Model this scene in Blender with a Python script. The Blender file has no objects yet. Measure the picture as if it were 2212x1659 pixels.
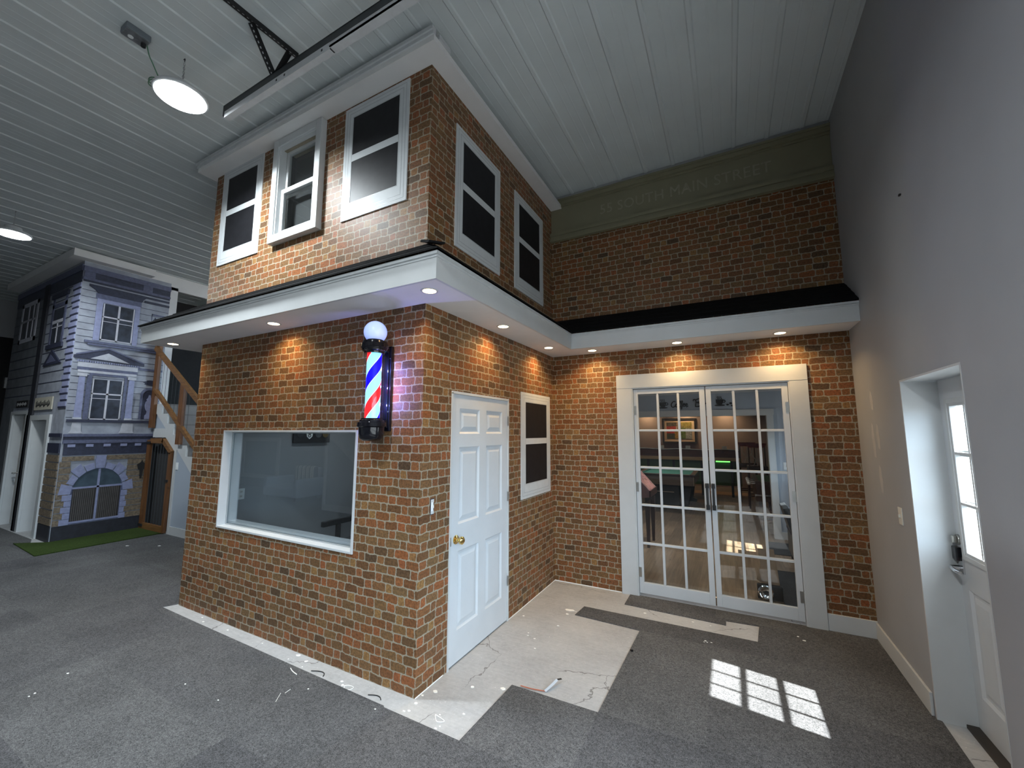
import bpy, bmesh, math, random
from mathutils import Vector, Matrix
random.seed(7)
S = bpy.context.scene
COL = S.collection
PI = math.pi

# ------------------------------------------------------------------ materials
MATS = {}
class NT:
    """small helper to write node maths"""
    def __init__(s, name):
        m = bpy.data.materials.new(name); m.use_nodes = True
        s.m = m; s.t = m.node_tree; s.t.nodes.clear()
        s.out = s.n('ShaderNodeOutputMaterial')
    def n(s, typ, **kw):
        nd = s.t.nodes.new(typ)
        for k, v in kw.items(): setattr(nd, k, v)
        return nd
    def link(s, a, b): s.t.links.new(a, b)
    def _set(s, sock, v):
        if isinstance(v, bpy.types.NodeSocket): s.link(v, sock)
        else: sock.default_value = v
    def m2(s, op, a, b=0.0, c=None, clamp=False):
        nd = s.n('ShaderNodeMath', operation=op); nd.use_clamp = clamp
        s._set(nd.inputs[0], a); s._set(nd.inputs[1], b)
        if c is not None: s._set(nd.inputs[2], c)
        return nd.outputs[0]
    def smooth(s, x, a, b):
        nd = s.n('ShaderNodeMapRange', interpolation_type='SMOOTHSTEP')
        s._set(nd.inputs['Value'], x); nd.inputs['From Min'].default_value = a; nd.inputs['From Max'].default_value = b
        return nd.outputs['Result']
    def comb(s, x, y, z):
        nd = s.n('ShaderNodeCombineXYZ')
        for i, v in enumerate((x, y, z)): s._set(nd.inputs[i], v)
        return nd.outputs[0]
    def pos(s):
        g = s.n('ShaderNodeNewGeometry'); sp = s.n('ShaderNodeSeparateXYZ')
        s.link(g.outputs['Position'], sp.inputs[0])
        return g.outputs['Position'], sp.outputs[0], sp.outputs[1], sp.outputs[2]
    def noise(s, vec, scale, detail=2.0, rough=0.5):
        nd = s.n('ShaderNodeTexNoise'); s._set(nd.inputs['Vector'], vec)
        nd.inputs['Scale'].default_value = scale; nd.inputs['Detail'].default_value = detail; nd.inputs['Roughness'].default_value = rough
        return nd.outputs['Fac'], nd.outputs['Color']
    def white(s, vec):
        nd = s.n('ShaderNodeTexWhiteNoise', noise_dimensions='3D'); s._set(nd.inputs['Vector'], vec)
        return nd.outputs['Value']
    def ramp(s, fac, stops, mode='LINEAR'):
        nd = s.n('ShaderNodeValToRGB'); cr = nd.color_ramp; cr.interpolation = mode
        while len(cr.elements) < len(stops): cr.elements.new(0.5)
        for e, (p, c) in zip(cr.elements, stops):
            e.position = p; e.color = (c[0], c[1], c[2], 1)
        s._set(nd.inputs['Fac'], fac)
        return nd.outputs['Color']
    def mix(s, f, a, b, typ='MIX'):
        nd = s.n('ShaderNodeMix', data_type='RGBA', blend_type=typ)
        s._set(nd.inputs['Factor'], f)
        for sock, v in ((nd.inputs['A'], a), (nd.inputs['B'], b)):
            if isinstance(v, tuple): sock.default_value = (v[0], v[1], v[2], 1)
            else: s.link(v, sock)
        return nd.outputs['Result']
    def bump(s, h, strength=0.3, dist=0.01):
        nd = s.n('ShaderNodeBump'); nd.inputs['Strength'].default_value = strength; nd.inputs['Distance'].default_value = dist
        s._set(nd.inputs['Height'], h); return nd.outputs['Normal']
    def bsdf(s, color, rough=0.5, metal=0.0, spec=0.5, normal=None, emit=None, estr=0.0):
        b = s.n('ShaderNodeBsdfPrincipled')
        if isinstance(color, tuple): b.inputs['Base Color'].default_value = (color[0], color[1], color[2], 1)
        else: s.link(color, b.inputs['Base Color'])
        s._set(b.inputs['Roughness'], rough); b.inputs['Metallic'].default_value = metal
        b.inputs['Specular IOR Level'].default_value = spec
        if normal is not None: s.link(normal, b.inputs['Normal'])
        if emit is not None:
            if isinstance(emit, tuple): b.inputs['Emission Color'].default_value = (emit[0], emit[1], emit[2], 1)
            else: s.link(emit, b.inputs['Emission Color'])
            b.inputs['Emission Strength'].default_value = estr
        s.link(b.outputs[0], s.out.inputs[0]); return b

def plain(name, col, rough=0.5, metal=0.0, var=0.06, scale=14, bump=0.0, bscale=120, spec=0.5, emit=None, estr=0.0):
    """procedural paint / plastic / metal: base colour with a little noise wear"""
    if name in MATS: return MATS[name]
    t = NT(name); p, x, y, z = t.pos()
    f, _ = t.noise(p, scale, 4.0)
    lo = tuple(c * (1 - var) for c in col); hi = tuple(min(1, c * (1 + var)) for c in col)
    c = t.ramp(f, [(0.3, lo), (0.7, hi)])
    nrm = None
    if bump > 0:
        b, _ = t.noise(p, bscale, 2.0); nrm = t.bump(b, bump, 0.004)
    t.bsdf(c, rough, metal, spec, nrm, emit, estr)
    MATS[name] = t.m; return t.m

def mat_brick():
    t = NT('brick_wallpaper'); p, x, y, z = t.pos()
    P, H = 0.2, 0.0615
    u = t.m2('ADD', x, y)
    uv = t.comb(u, z, 0.0)
    n1, c1 = t.noise(uv, 9.0, 1.0); n2, c2 = t.noise(uv, 45.0, 2.0)
    sc1 = t.n('ShaderNodeSeparateColor'); t.link(c1, sc1.inputs[0])
    du0 = t.m2('MULTIPLY', t.m2('SUBTRACT', sc1.outputs[0], 0.5), 0.024)
    dv0 = t.m2('MULTIPLY', t.m2('SUBTRACT', sc1.outputs[1], 0.5), 0.020)
    sc2 = t.n('ShaderNodeSeparateColor'); t.link(c2, sc2.inputs[0])
    du1 = t.m2('MULTIPLY', t.m2('SUBTRACT', sc2.outputs[0], 0.5), 0.010)
    dv1 = t.m2('MULTIPLY', t.m2('SUBTRACT', sc2.outputs[1], 0.5), 0.010)
    u2 = t.m2('ADD', u, t.m2('ADD', du0, du1)); v2 = t.m2('ADD', z, t.m2('ADD', dv0, dv1))
    vr = t.m2('DIVIDE', v2, H); row = t.m2('FLOOR', vr); fv = t.m2('SUBTRACT', vr, row)
    rw = t.white(t.comb(row, 3.7, 1.3))
    uu = t.m2('ADD', t.m2('DIVIDE', u2, P), t.m2('ADD', t.m2('MULTIPLY', row, 0.5), t.m2('MULTIPLY', rw, 0.16)))
    k = t.m2('FLOOR', uu); fu = t.m2('SUBTRACT', uu, k)
    sp = t.m2('ADD', 0.66, t.m2('MULTIPLY', t.m2('SUBTRACT', t.white(t.comb(k, row, 0.5)), 0.5), 0.10))
    hd = t.m2('GREATER_THAN', fu, sp)
    ds = t.m2('MINIMUM', fu, t.m2('SUBTRACT', sp, fu))
    dh = t.m2('MINIMUM', t.m2('SUBTRACT', fu, sp), t.m2('SUBTRACT', 1.0, fu))
    dsel = t.m2('ADD', t.m2('MULTIPLY', hd, dh), t.m2('MULTIPLY', t.m2('SUBTRACT', 1.0, hd), ds))
    du = t.m2('MULTIPLY', dsel, P)
    dv = t.m2('MULTIPLY', t.m2('MINIMUM', fv, t.m2('SUBTRACT', 1.0, fv)), H)
    R, MJ = 0.012, 0.0034
    ax = t.m2('MAXIMUM', t.m2('SUBTRACT', R + MJ, du), 0.0); ay = t.m2('MAXIMUM', t.m2('SUBTRACT', R + MJ, dv), 0.0)
    dist = t.m2('SQRT', t.m2('ADD', t.m2('MULTIPLY', ax, ax), t.m2('MULTIPLY', ay, ay)))
    nf, _ = t.noise(uv, 160.0, 3.0)
    dist = t.m2('ADD', dist, t.m2('MULTIPLY', t.m2('SUBTRACT', nf, 0.5), 0.006))
    brick = t.m2('SUBTRACT', 1.0, t.smooth(dist, R * 0.86, R * 1.05))
    rnd = t.white(t.comb(t.m2('ADD', t.m2('MULTIPLY', k, 2.0), hd), row, 9.1))
    rnd = t.m2('ADD', t.m2('MULTIPLY', rnd, 0.90), t.m2('MULTIPLY', hd, 0.16), None, True)
    cs = t.ramp(rnd, [(0.0, (0.105, 0.066, 0.040)), (0.10, (0.155, 0.086, 0.042)), (0.28, (0.220, 0.124, 0.056)), (0.42, (0.145, 0.072, 0.036)),
                      (0.56, (0.235, 0.100, 0.042)), (0.68, (0.195, 0.118, 0.057)), (0.80, (0.280, 0.104, 0.042)), (0.92, (0.160, 0.092, 0.048)), (1.0, (0.260, 0.148, 0.062))])
    ch = t.ramp(rnd, [(0.0, (0.120, 0.072, 0.042)), (0.25, (0.275, 0.094, 0.040)), (0.50, (0.200, 0.110, 0.050)), (0.75, (0.315, 0.098, 0.040)), (1.0, (0.310, 0.168, 0.066))])
    col = t.mix(t.m2('MULTIPLY', hd, 0.65), cs, ch)
    nm, _ = t.noise(uv, 60.0, 5.0, 0.65)
    col = t.mix(0.75, col, t.ramp(nm, [(0.28, (0.36, 0.34, 0.32)), (0.5, (0.98, 0.96, 0.93)), (0.72, (1.75, 1.6, 1.4))]), 'MULTIPLY')
    mort = t.ramp(nf, [(0.3, (0.255, 0.215, 0.155)), (0.7, (0.47, 0.415, 0.315))])
    full = t.mix(1.0, t.mix(brick, mort, col), (0.80, 0.80, 0.80), 'MULTIPLY')
    hgt = t.m2('ADD', t.m2('MULTIPLY', brick, 1.0), t.m2('MULTIPLY', nm, 0.5))
    t.bsdf(full, 0.46, 0, 0.16, t.bump(hgt, 0.10, 0.004))
    return t.m

def mat_carpet(name, c0, c1, tile=True):
    t = NT(name); p, x, y, z = t.pos()
    f, _ = t.noise(p, 190.0, 3.0, 0.8); g, _ = t.noise(p, 75.0, 3.0, 0.7); w, _ = t.noise(p, 1.3, 4.0, 0.6)
    v = t.m2('ADD', t.m2('MULTIPLY', f, 0.65), t.m2('MULTIPLY', g, 0.35))
    col = t.ramp(v, [(0.36, c0), (0.50, tuple((a + b) / 2 * 0.85 for a, b in zip(c0, c1))), (0.66, c1)])
    col = t.mix(1.0, col, t.ramp(w, [(0.25, (0.72, 0.72, 0.72)), (0.75, (1.2, 1.2, 1.2))]), 'MULTIPLY')
    if tile:
        tx = t.m2('FLOOR', t.m2('DIVIDE', t.m2('SUBTRACT', x, 0.4975), 0.6085)); ty = t.m2('FLOOR', t.m2('DIVIDE', t.m2('ADD', y, 0.166), 0.6085))
        r = t.white(t.comb(tx, ty, 0.2))
        col = t.mix(1.0, col, t.ramp(r, [(0.0, (0.84, 0.84, 0.86)), (1.0, (1.14, 1.14, 1.13))]), 'MULTIPLY')
    t.bsdf(col, 0.95, 0, 0.15, t.bump(v, 0.8, 0.006))
    return t.m

def mat_concrete():
    t = NT('bare_concrete'); p, x, y, z = t.pos()
    a, _ = t.noise(p, 2.2, 5.0, 0.6); b, _ = t.noise(p, 30.0, 5.0, 0.7)
    st = t.comb(t.m2('MULTIPLY', x, 3.0), t.m2('MULTIPLY', y, 26.0), 0.0)
    c, _ = t.noise(st, 2.0, 4.0, 0.7)
    v = t.m2('ADD', t.m2('MULTIPLY', a, 0.45), t.m2('ADD', t.m2('MULTIPLY', b, 0.3), t.m2('MULTIPLY', c, 0.25)))
    col = t.ramp(v, [(0.32, (0.285, 0.288, 0.295)), (0.5, (0.40, 0.407, 0.415)), (0.68, (0.49, 0.497, 0.50))])
    wn, wc = t.noise(p, 3.0, 4.0, 0.6)
    mv = t.n('ShaderNodeMix', data_type='VECTOR'); mv.inputs['Factor'].default_value = 0.22
    t.link(p, mv.inputs['A']); t.link(wc, mv.inputs['B'])
    vo = t.n('ShaderNodeTexVoronoi', feature='DISTANCE_TO_EDGE'); vo.inputs['Scale'].default_value = 0.9
    t.link(mv.outputs['Result'], vo.inputs['Vector'])
    gate, _ = t.noise(p, 2.1, 1.0)
    crk = t.m2('MULTIPLY', t.m2('SUBTRACT', 1.0, t.smooth(vo.outputs['Distance'], 0.0008, 0.0035)), t.smooth(gate, 0.44, 0.5))
    col = t.mix(t.m2('MULTIPLY', crk, 0.7), col, (0.10, 0.095, 0.09))
    sp, _ = t.noise(p, 85.0, 2.0); col = t.mix(t.m2('MULTIPLY', t.smooth(sp, 0.70, 0.74), 0.8), col, (0.8, 0.8, 0.78))
    t.bsdf(col, 0.62, 0, 0.35, t.bump(b, 0.12, 0.004))
    return t.m

def mat_wood(name, c0, c1, axis='x', rough=0.5, planks=None):
    t = NT(name); p, x, y, z = t.pos()
    s = {'x': (2.0, 34.0, 34.0), 'y': (34.0, 2.0, 34.0), 'z': (34.0, 34.0, 2.0)}[axis]
    vec = t.comb(t.m2('MULTIPLY', x, s[0]), t.m2('MULTIPLY', y, s[1]), t.m2('MULTIPLY', z, s[2]))
    f, _ = t.noise(vec, 1.0, 5.0, 0.65)
    col = t.ramp(f, [(0.3, c0), (0.7, c1)])
    kn, _ = t.noise(p, 7.0, 2.0); col = t.mix(t.m2('MULTIPLY', t.smooth(kn, 0.66, 0.74), 0.6), col, tuple(c * 0.3 for c in c0))
    if planks:
        a, b = (x, y)
        r = t.m2('FLOOR', t.m2('DIVIDE', a, planks)); fr = t.m2('FRACT', t.m2('DIVIDE', a, planks))
        ln = t.m2('ADD', t.m2('DIVIDE', b, 1.2), t.white(t.comb(r, 2.0, 0.0))); q = t.m2('FLOOR', ln)
        col = t.mix(1.0, col, t.ramp(t.white(t.comb(r, q, 5.0)), [(0, (0.68, 0.66, 0.64)), (1, (1.22, 1.2, 1.18))]), 'MULTIPLY')
        gap = t.m2('MAXIMUM', t.m2('GREATER_THAN', fr, 0.985), t.m2('GREATER_THAN', t.m2('FRACT', ln), 0.997))
        col = t.mix(t.m2('MULTIPLY', gap, 0.7), col, (0.05, 0.035, 0.025))
    t.bsdf(col, rough, 0, 0.5)
    return t.m

def mat_glass(name, tint=(0.96, 0.98, 0.98), ior=1.5):
    t = NT(name)
    fr = t.n('ShaderNodeFresnel'); gm_ = t.n('ShaderNodeNewGeometry')
    t.link(t.m2('ADD', t.m2('MULTIPLY', gm_.outputs['Backfacing'], 1.0 / ior - ior), ior), fr.inputs['IOR'])   # same reflectance from either side of the sheet
    tr = t.n('ShaderNodeBsdfTransparent'); tr.inputs['Color'].default_value = (*tint, 1)
    gl = t.n('ShaderNodeBsdfGlossy'); gl.inputs['Roughness'].default_value = 0.0
    p, x, y, z = t.pos(); w, _ = t.noise(p, 1.5, 1.0); t.link(t.bump(w, 0.02, 0.02), gl.inputs['Normal'])
    mx = t.n('ShaderNodeMixShader')
    t.link(fr.outputs[0], mx.inputs[0]); t.link(tr.outputs[0], mx.inputs[1]); t.link(gl.outputs[0], mx.inputs[2])
    t.link(mx.outputs[0], t.out.inputs[0]); return t.m

def mat_emit(name, col, strength):
    t = NT(name); e = t.n('ShaderNodeEmission'); e.inputs['Color'].default_value = (*col, 1); e.inputs['Strength'].default_value = strength
    t.link(e.outputs[0], t.out.inputs[0]); return t.m

def mat_pole():
    """lit barber pole drum: slanted blue, red and white bands"""
    t = NT('barber_stripes'); tc = t.n('ShaderNodeTexCoord'); sp = t.n('ShaderNodeSeparateXYZ'); t.link(tc.outputs['Object'], sp.inputs[0])
    ang = t.m2('DIVIDE', t.m2('ARCTAN2', sp.outputs[1], sp.outputs[0]), 2 * PI)
    q = t.m2('FRACT', t.m2('ADD', t.m2('SUBTRACT', t.m2('MULTIPLY', sp.outputs[2], 2.3), ang), 0.51))
    col = t.ramp(q, [(0.0, (0.13, 0.42, 0.56)), (0.235, (0.40, 0.44, 0.60)), (0.25, (0.42, 0.008, 0.010)), (0.485, (0.40, 0.44, 0.60)), (0.50, (0.13, 0.42, 0.56)),
                     (0.735, (0.40, 0.44, 0.60)), (0.75, (0.002, 0.0, 0.46)), (0.985, (0.40, 0.44, 0.60))], 'CONSTANT')
    t.bsdf(col, 0.3, 0, 0.5, None, col, 2.6)
    return t.m

M = {}
M['brick'] = mat_brick()
M['carpet'] = mat_carpet('grey_carpet', (0.0225, 0.0230, 0.0242), (0.215, 0.217, 0.224))
M['carpet_dark'] = mat_carpet('dark_mat', (0.02, 0.022, 0.025), (0.08, 0.085, 0.09), False)
M['turf'] = mat_carpet('artificial_grass', (0.010, 0.026, 0.006), (0.075, 0.115, 0.028), False)
M['concrete'] = mat_concrete()
M['white'] = plain('white_paint', (0.53, 0.545, 0.55), 0.42, var=0.03, scale=6)
M['door_white'] = plain('door_white_paint', (0.56, 0.58, 0.60), 0.36, var=0.03, scale=5)
M['white_low'] = plain('soffit_paint', (0.72, 0.71, 0.70), 0.65, var=0.03, scale=5, bump=0.15, bscale=160)
M['metal_ceiling'] = plain('ceiling_steel_white', (0.58, 0.62, 0.62), 0.65, var=0.05, scale=1.6, spec=0.25)
M['grey_wall'] = plain('grey_wall_paint', (0.335, 0.338, 0.348), 0.6, var=0.035, scale=2.5, bump=0.08, bscale=260)
M['blue_wall'] = plain('blue_grey_wall_paint', (0.36, 0.41, 0.48), 0.6, var=0.03, scale=2.5)
M['taupe_wall'] = plain('taupe_wall_paint', (0.30, 0.265, 0.285), 0.6, var=0.03)
M['olive'] = plain('olive_cornice_paint', (0.205, 0.190, 0.120), 0.6, var=0.05, scale=5)
M['olive_letter'] = plain('faded_letter_paint', (0.265, 0.250, 0.180), 0.6, var=0.10, scale=30)
M['pane_dark'] = plain('printed_dark_pane', (0.012, 0.012, 0.014), 0.45, var=0.2, spec=0.17)
M['decal_white'] = plain('printed_window_white', (0.55, 0.57, 0.58), 0.46, var=0.03, spec=0.16)
M['decal_line'] = plain('printed_window_grey_line', (0.34, 0.36, 0.37), 0.34, var=0.03)
M['black_gloss'] = plain('black_gloss', (0.006, 0.006, 0.009), 0.12, var=0.1)
M['black_matt'] = plain('black_matt', (0.012, 0.012, 0.013), 0.6, var=0.2)
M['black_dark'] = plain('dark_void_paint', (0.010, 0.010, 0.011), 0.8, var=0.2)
M['shingle'] = plain('black_asphalt_shingle', (0.007, 0.007, 0.0075), 0.93, var=0.5, scale=90, bump=0.8, bscale=300, spec=0.12)
M['brass'] = plain('polished_brass', (0.80, 0.58, 0.22), 0.16, 1.0)
M['nickel'] = plain('satin_nickel', (0.42, 0.41, 0.38), 0.36, 1.0)
M['chrome'] = plain('chrome', (0.75, 0.76, 0.78), 0.12, 1.0)
M['zinc'] = plain('galvanised_steel', (0.42, 0.43, 0.44), 0.42, 1.0, var=0.2, scale=30)
M['zinc_light'] = plain('zinc_plate', (0.52, 0.53, 0.54), 0.55, 0.0, var=0.05, scale=20)
M['steel_dark'] = plain('dark_steel', (0.05, 0.055, 0.06), 0.5, 0.5)
M['plate'] = plain('switch_plate_plastic', (0.72, 0.70, 0.64), 0.3, var=0.02)
M['plate_white'] = plain('white_plate_plastic', (0.78, 0.80, 0.80), 0.3, var=0.02)
M['glass'] = mat_glass('clear_glass'); M['shop_glass'] = mat_glass('shop_window_glass', (0.86, 0.90, 0.92), 1.75)
M['stain_z'] = mat_wood('stained_wood_upright', (0.075, 0.028, 0.010), (0.19, 0.080, 0.024), 'z')
M['stain_x'] = mat_wood('stained_wood_rail', (0.09, 0.040, 0.014), (0.24, 0.115, 0.038), 'x')
M['red_wood'] = mat_wood('reddish_wood', (0.07, 0.02, 0.012), (0.16, 0.05, 0.03), 'x')
M['pine_y'] = mat_wood('pine_edge', (0.40, 0.24, 0.10), (0.60, 0.40, 0.20), 'x')
M['laminate'] = mat_wood('oak_laminate', (0.13, 0.090, 0.058), (0.27, 0.195, 0.128), 'y', 0.34, planks=0.19)
M['stripes'] = mat_pole()
M['globe'] = plain('milk_glass_globe', (0.55, 0.62, 0.8), 0.15, var=0.02, emit=(0.30, 0.42, 1.0), estr=0.55)
M['warm_lens'] = mat_emit('warm_lamp_lens', (1.0, 0.70, 0.36), 16.0)
M['cool_lens'] = mat_emit('cool_lamp_lens', (0.90, 0.97, 1.0), 30.0)
M['felt'] = plain('green_felt', (0.035, 0.17, 0.13), 0.9, var=0.05)
M['green_panel'] = plain('green_panel', (0.045, 0.09, 0.03), 0.6)
M['green_led'] = mat_emit('green_led', (0.15, 1.0, 0.12), 2.2)
M['dark_brown'] = plain('dark_brown_laminate', (0.040, 0.018, 0.014), 0.35, var=0.15)
M['pink'] = plain('pinkish_cabinet', (0.25, 0.14, 0.13), 0.35, var=0.15)
M['red'] = plain('red_vinyl', (0.20, 0.022, 0.03), 0.4)
M['card'] = plain('brown_cardboard', (0.25, 0.17, 0.11), 0.8, var=0.12)
M['mat_board'] = plain('picture_mat_board', (0.70, 0.58, 0.46), 0.7)
M['chip'] = plain('plaster_white', (0.85, 0.85, 0.82), 0.8)
M['navy'] = plain('navy_fabric', (0.015, 0.018, 0.035), 0.8)

# ------------------------------------------------------------------ mesh builder
def ax3(axis, a, b, c):
    """(plane coords a,b ; depth c) -> xyz"""
    return {'x': (c, a, b), 'y': (a, c, b), 'z': (a, b, c)}[axis]
class MB:
    def __init__(s): s.v = []; s.f = []
    def add(s, vs, fs):
        o = len(s.v); s.v += [tuple(map(float, v)) for v in vs]; s.f += [tuple(i + o for i in f) for f in fs]; return s
    def box(s, x0, x1, y0, y1, z0, z1):
        vs = [(x, y, z) for x in (x0, x1) for y in (y0, y1) for z in (z0, z1)]
        return s.add(vs, [(0, 1, 3, 2), (4, 6, 7, 5), (0, 4, 5, 1), (2, 3, 7, 6), (0, 2, 6, 4), (1, 5, 7, 3)])
    def prism(s, poly, axis, a, b):
        n = len(poly)
        vs = [ax3(axis, p[0], p[1], a) for p in poly] + [ax3(axis, p[0], p[1], b) for p in poly]
        fs = [tuple(range(n))[::-1], tuple(range(n, 2 * n))] + [(i, (i + 1) % n, n + (i + 1) % n, n + i) for i in range(n)]
        return s.add(vs, fs)
    def rect(s, axis, a0, a1, b0, b1, c0, c1):
        return s.prism([(a0, b0), (a1, b0), (a1, b1), (a0, b1)], axis, c0, c1)
    def frame(s, axis, a0, a1, b0, b1, w, c0, c1, wb=None, wt=None):
        """rectangular frame: border w (wb bottom, wt top)"""
        wb = w if wb is None else wb; wt = w if wt is None else wt
        s.rect(axis, a0, a0 + w, b0, b1, c0, c1); s.rect(axis, a1 - w, a1, b0, b1, c0, c1)
        s.rect(axis, a0 + w, a1 - w, b0, b0 + wb, c0, c1); s.rect(axis, a0 + w, a1 - w, b1 - wt, b1, c0, c1); return s
    def bar(s, p0, p1, w, h, up=(0, 0, 1)):
        p0, p1 = Vector(p0), Vector(p1); d = (p1 - p0).normalized(); up = Vector(up)
        sd = d.cross(up)
        if sd.length < 1e-4: sd = d.cross(Vector((1, 0, 0)))
        sd.normalize(); u = sd.cross(d).normalized()
        vs = [p + sd * a * w / 2 + u * b * h / 2 for p in (p0, p1) for a, b in ((-1, -1), (1, -1), (1, 1), (-1, 1))]
        return s.add(vs, [(3, 2, 1, 0), (4, 5, 6, 7), (0, 1, 5, 4), (1, 2, 6, 5), (2, 3, 7, 6), (3, 0, 4, 7)])
    def lathe(s, prof, c, axis='z', seg=32, caps=True):
        c = Vector(c); n = len(prof); vs = []
        for i in range(seg):
            a = 2 * PI * i / seg
            for r, h in prof: vs.append(c + Vector(ax3(axis, r * math.cos(a), r * math.sin(a), h)))
        fs = []
        for i in range(seg):
            j = (i + 1) % seg
            for k in range(n - 1): fs.append((i * n + k, j * n + k, j * n + k + 1, i * n + k + 1))
        if caps: fs.append(tuple(i * n for i in range(seg))); fs.append(tuple(i * n + n - 1 for i in range(seg)))
        else: fs += [(i * n + n - 1, ((i + 1) % seg) * n + n - 1, ((i + 1) % seg) * n, i * n) for i in range(seg)]
        return s.add(vs, fs)
    def disc(s, c, r, h, axis='z', seg=32): return s.lathe([(r, 0), (r, h)], c, axis, seg)
    def sphere(s, c, r, seg=32, rings=16, sx=1, sy=1, sz=1):
        prof = [(max(1e-4, r * math.sin(PI * k / rings)), -r * math.cos(PI * k / rings)) for k in range(rings + 1)]
        o = len(s.v); s.lathe(prof, (0, 0, 0), 'z', seg)
        for i in range(o, len(s.v)):
            v = s.v[i]; s.v[i] = (c[0] + v[0] * sx, c[1] + v[1] * sy, c[2] + v[2] * sz)
        return s
    def tube(s, pts, r, seg=8, taper=None):
        P = [Vector(p) for p in pts]; n = len(P); vs = []; prev = None
        for i, p in enumerate(P):
            d = (P[min(i + 1, n - 1)] - P[max(i - 1, 0)]).normalized()
            if prev is None:
                a = d.cross(Vector((0, 0, 1)));
                if a.length < 1e-3: a = d.cross(Vector((1, 0, 0)))
            else: a = prev - d * prev.dot(d)
            a.normalize(); prev = a; b = d.cross(a)
            rr = r if taper is None else r * taper[i]
            for k in range(seg):
                t = 2 * PI * k / seg; vs.append(p + a * rr * math.cos(t) + b * rr * math.sin(t))
        fs = [(i * seg + k, i * seg + (k + 1) % seg, (i + 1) * seg + (k + 1) % seg, (i + 1) * seg + k) for i in range(n - 1) for k in range(seg)]
        fs += [tuple(range(seg))[::-1], tuple(range((n - 1) * seg, n * seg))]
        return s.add(vs, fs)
    def build(s, name, mat, parent=None, smooth=False, bevel=0.0, origin=None):
        me = bpy.data.meshes.new(name)
        o0 = Vector(origin) if origin else Vector((0, 0, 0))
        me.from_pydata([tuple(Vector(v) - o0) for v in s.v], [], s.f)
        bm = bmesh.new(); bm.from_mesh(me); bmesh.ops.recalc_face_normals(bm, faces=bm.faces); bm.to_mesh(me); bm.free()
        me.materials.append(mat)
        if smooth:
            for p in me.polygons: p.use_smooth = True
            try: me.set_sharp_from_angle(angle=math.radians(40))
            except Exception: pass
        o = bpy.data.objects.new(name, me); o.location = o0; COL.objects.link(o)
        if bevel > 0:
            b = o.modifiers.new('bevel', 'BEVEL'); b.width = bevel; b.segments = 2; b.limit_method = 'ANGLE'
        if parent is not None:
            o.parent = parent; o.matrix_parent_inverse = Matrix.Translation(-parent.location)
        return o
def tag(o, label=None, cat=None, group=None, kind=None):
    if label: o['label'] = label
    if cat: o['category'] = cat
    if group: o['group'] = group
    if kind: o['kind'] = kind
    return o
def thing(name, label, cat, loc=(0, 0, 0), group=None, kind=None):
    o = bpy.data.objects.new(name, None); o.empty_display_size = 0.1; o.location = loc; COL.objects.link(o)
    return tag(o, label, cat, group, kind)
def struct(name, mb, mat, parent=None, **kw):
    o = mb.build(name, mat, parent, **kw)
    if parent is None: o['kind'] = 'structure'
    return o
def sroot(name, label, cat, loc=(0, 0, 0)): return thing(name, label, cat, loc, None, 'structure')
def copy_tree(o, dx, label):
    """a thing moved by dx with copies of its parts"""
    c = o.copy(); COL.objects.link(c); c.location = Vector(o.location) + Vector(dx); c['label'] = label
    for ch in o.children:
        k = ch.copy(); COL.objects.link(k); k.parent = c; k.matrix_parent_inverse = ch.matrix_parent_inverse.copy()
    return c
def holed(axis, a0, a1, b0, b1, c0, c1, holes):
    """wall slab in a plane with rectangular openings (a0,a1,b0,b1)"""
    A = sorted({a0, a1, *[h[0] for h in holes], *[h[1] for h in holes]}); B = sorted({b0, b1, *[h[2] for h in holes], *[h[3] for h in holes]})
    A = [a for a in A if a0 <= a <= a1]; B = [b for b in B if b0 <= b <= b1]
    m = MB()
    for i in range(len(A) - 1):
        run = None
        for j in range(len(B) - 1):
            ca, cb = (A[i] + A[i + 1]) / 2, (B[j] + B[j + 1]) / 2
            hole = any(h[0] < ca < h[1] and h[2] < cb < h[3] for h in holes)
            if not hole:
                run = (run[0], B[j + 1]) if run else (B[j], B[j + 1])
            if (hole or j == len(B) - 2) and run:
                m.rect(axis, A[i], A[i + 1], run[0], run[1], c0, c1); run = None
    return m
def text_mb(body, size, axis_map, extrude=0.004, spacing=1.0):
    cu = bpy.data.curves.new('lettering', 'FONT'); cu.body = body; cu.size = size; cu.extrude = extrude; cu.space_character = spacing
    cu.resolution_u = 3
    ob = bpy.data.objects.new('lettering', cu); COL.objects.link(ob)
    bpy.context.view_layer.update()
    ev = ob.evaluated_get(bpy.context.evaluated_depsgraph_get()); me = ev.to_mesh()
    m = MB(); m.add([axis_map(v.co) for v in me.vertices], [tuple(p.vertices) for p in me.polygons])
    ev.to_mesh_clear(); bpy.data.objects.remove(ob); bpy.data.curves.remove(cu)
    return m
def smooth_path(pts, n=8):
    P = [Vector(p) for p in pts]; out = []
    for i in range(len(P) - 1):
        p0, p1, p2, p3 = P[max(i - 1, 0)], P[i], P[i + 1], P[min(i + 2, len(P) - 1)]
        for k in range(n):
            t = k / n
            out.append(0.5 * ((2 * p1) + (p2 - p0) * t + (2 * p0 - 5 * p1 + 4 * p2 - p3) * t * t + (3 * p1 - p0 - 3 * p2 + p3) * t ** 3))
    out.append(P[-1]); return out

# ------------------------------------------------------------------ main dimensions (metres)
D, W, L = 2.46, 2.958, 3.11           # depth to back wall, right wall x, shop front width
ZC = 4.82                              # ceiling
ZS, ZF, ZU = 2.693, 2.832, 4.648       # lower soffit, fascia top, upper soffit

# ------------------------------------------------------------------ room shell
struct('floor', MB().box(-15.2, 3.6, -9.2, 12.2, -0.12, 0.0), M['concrete'])
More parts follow.
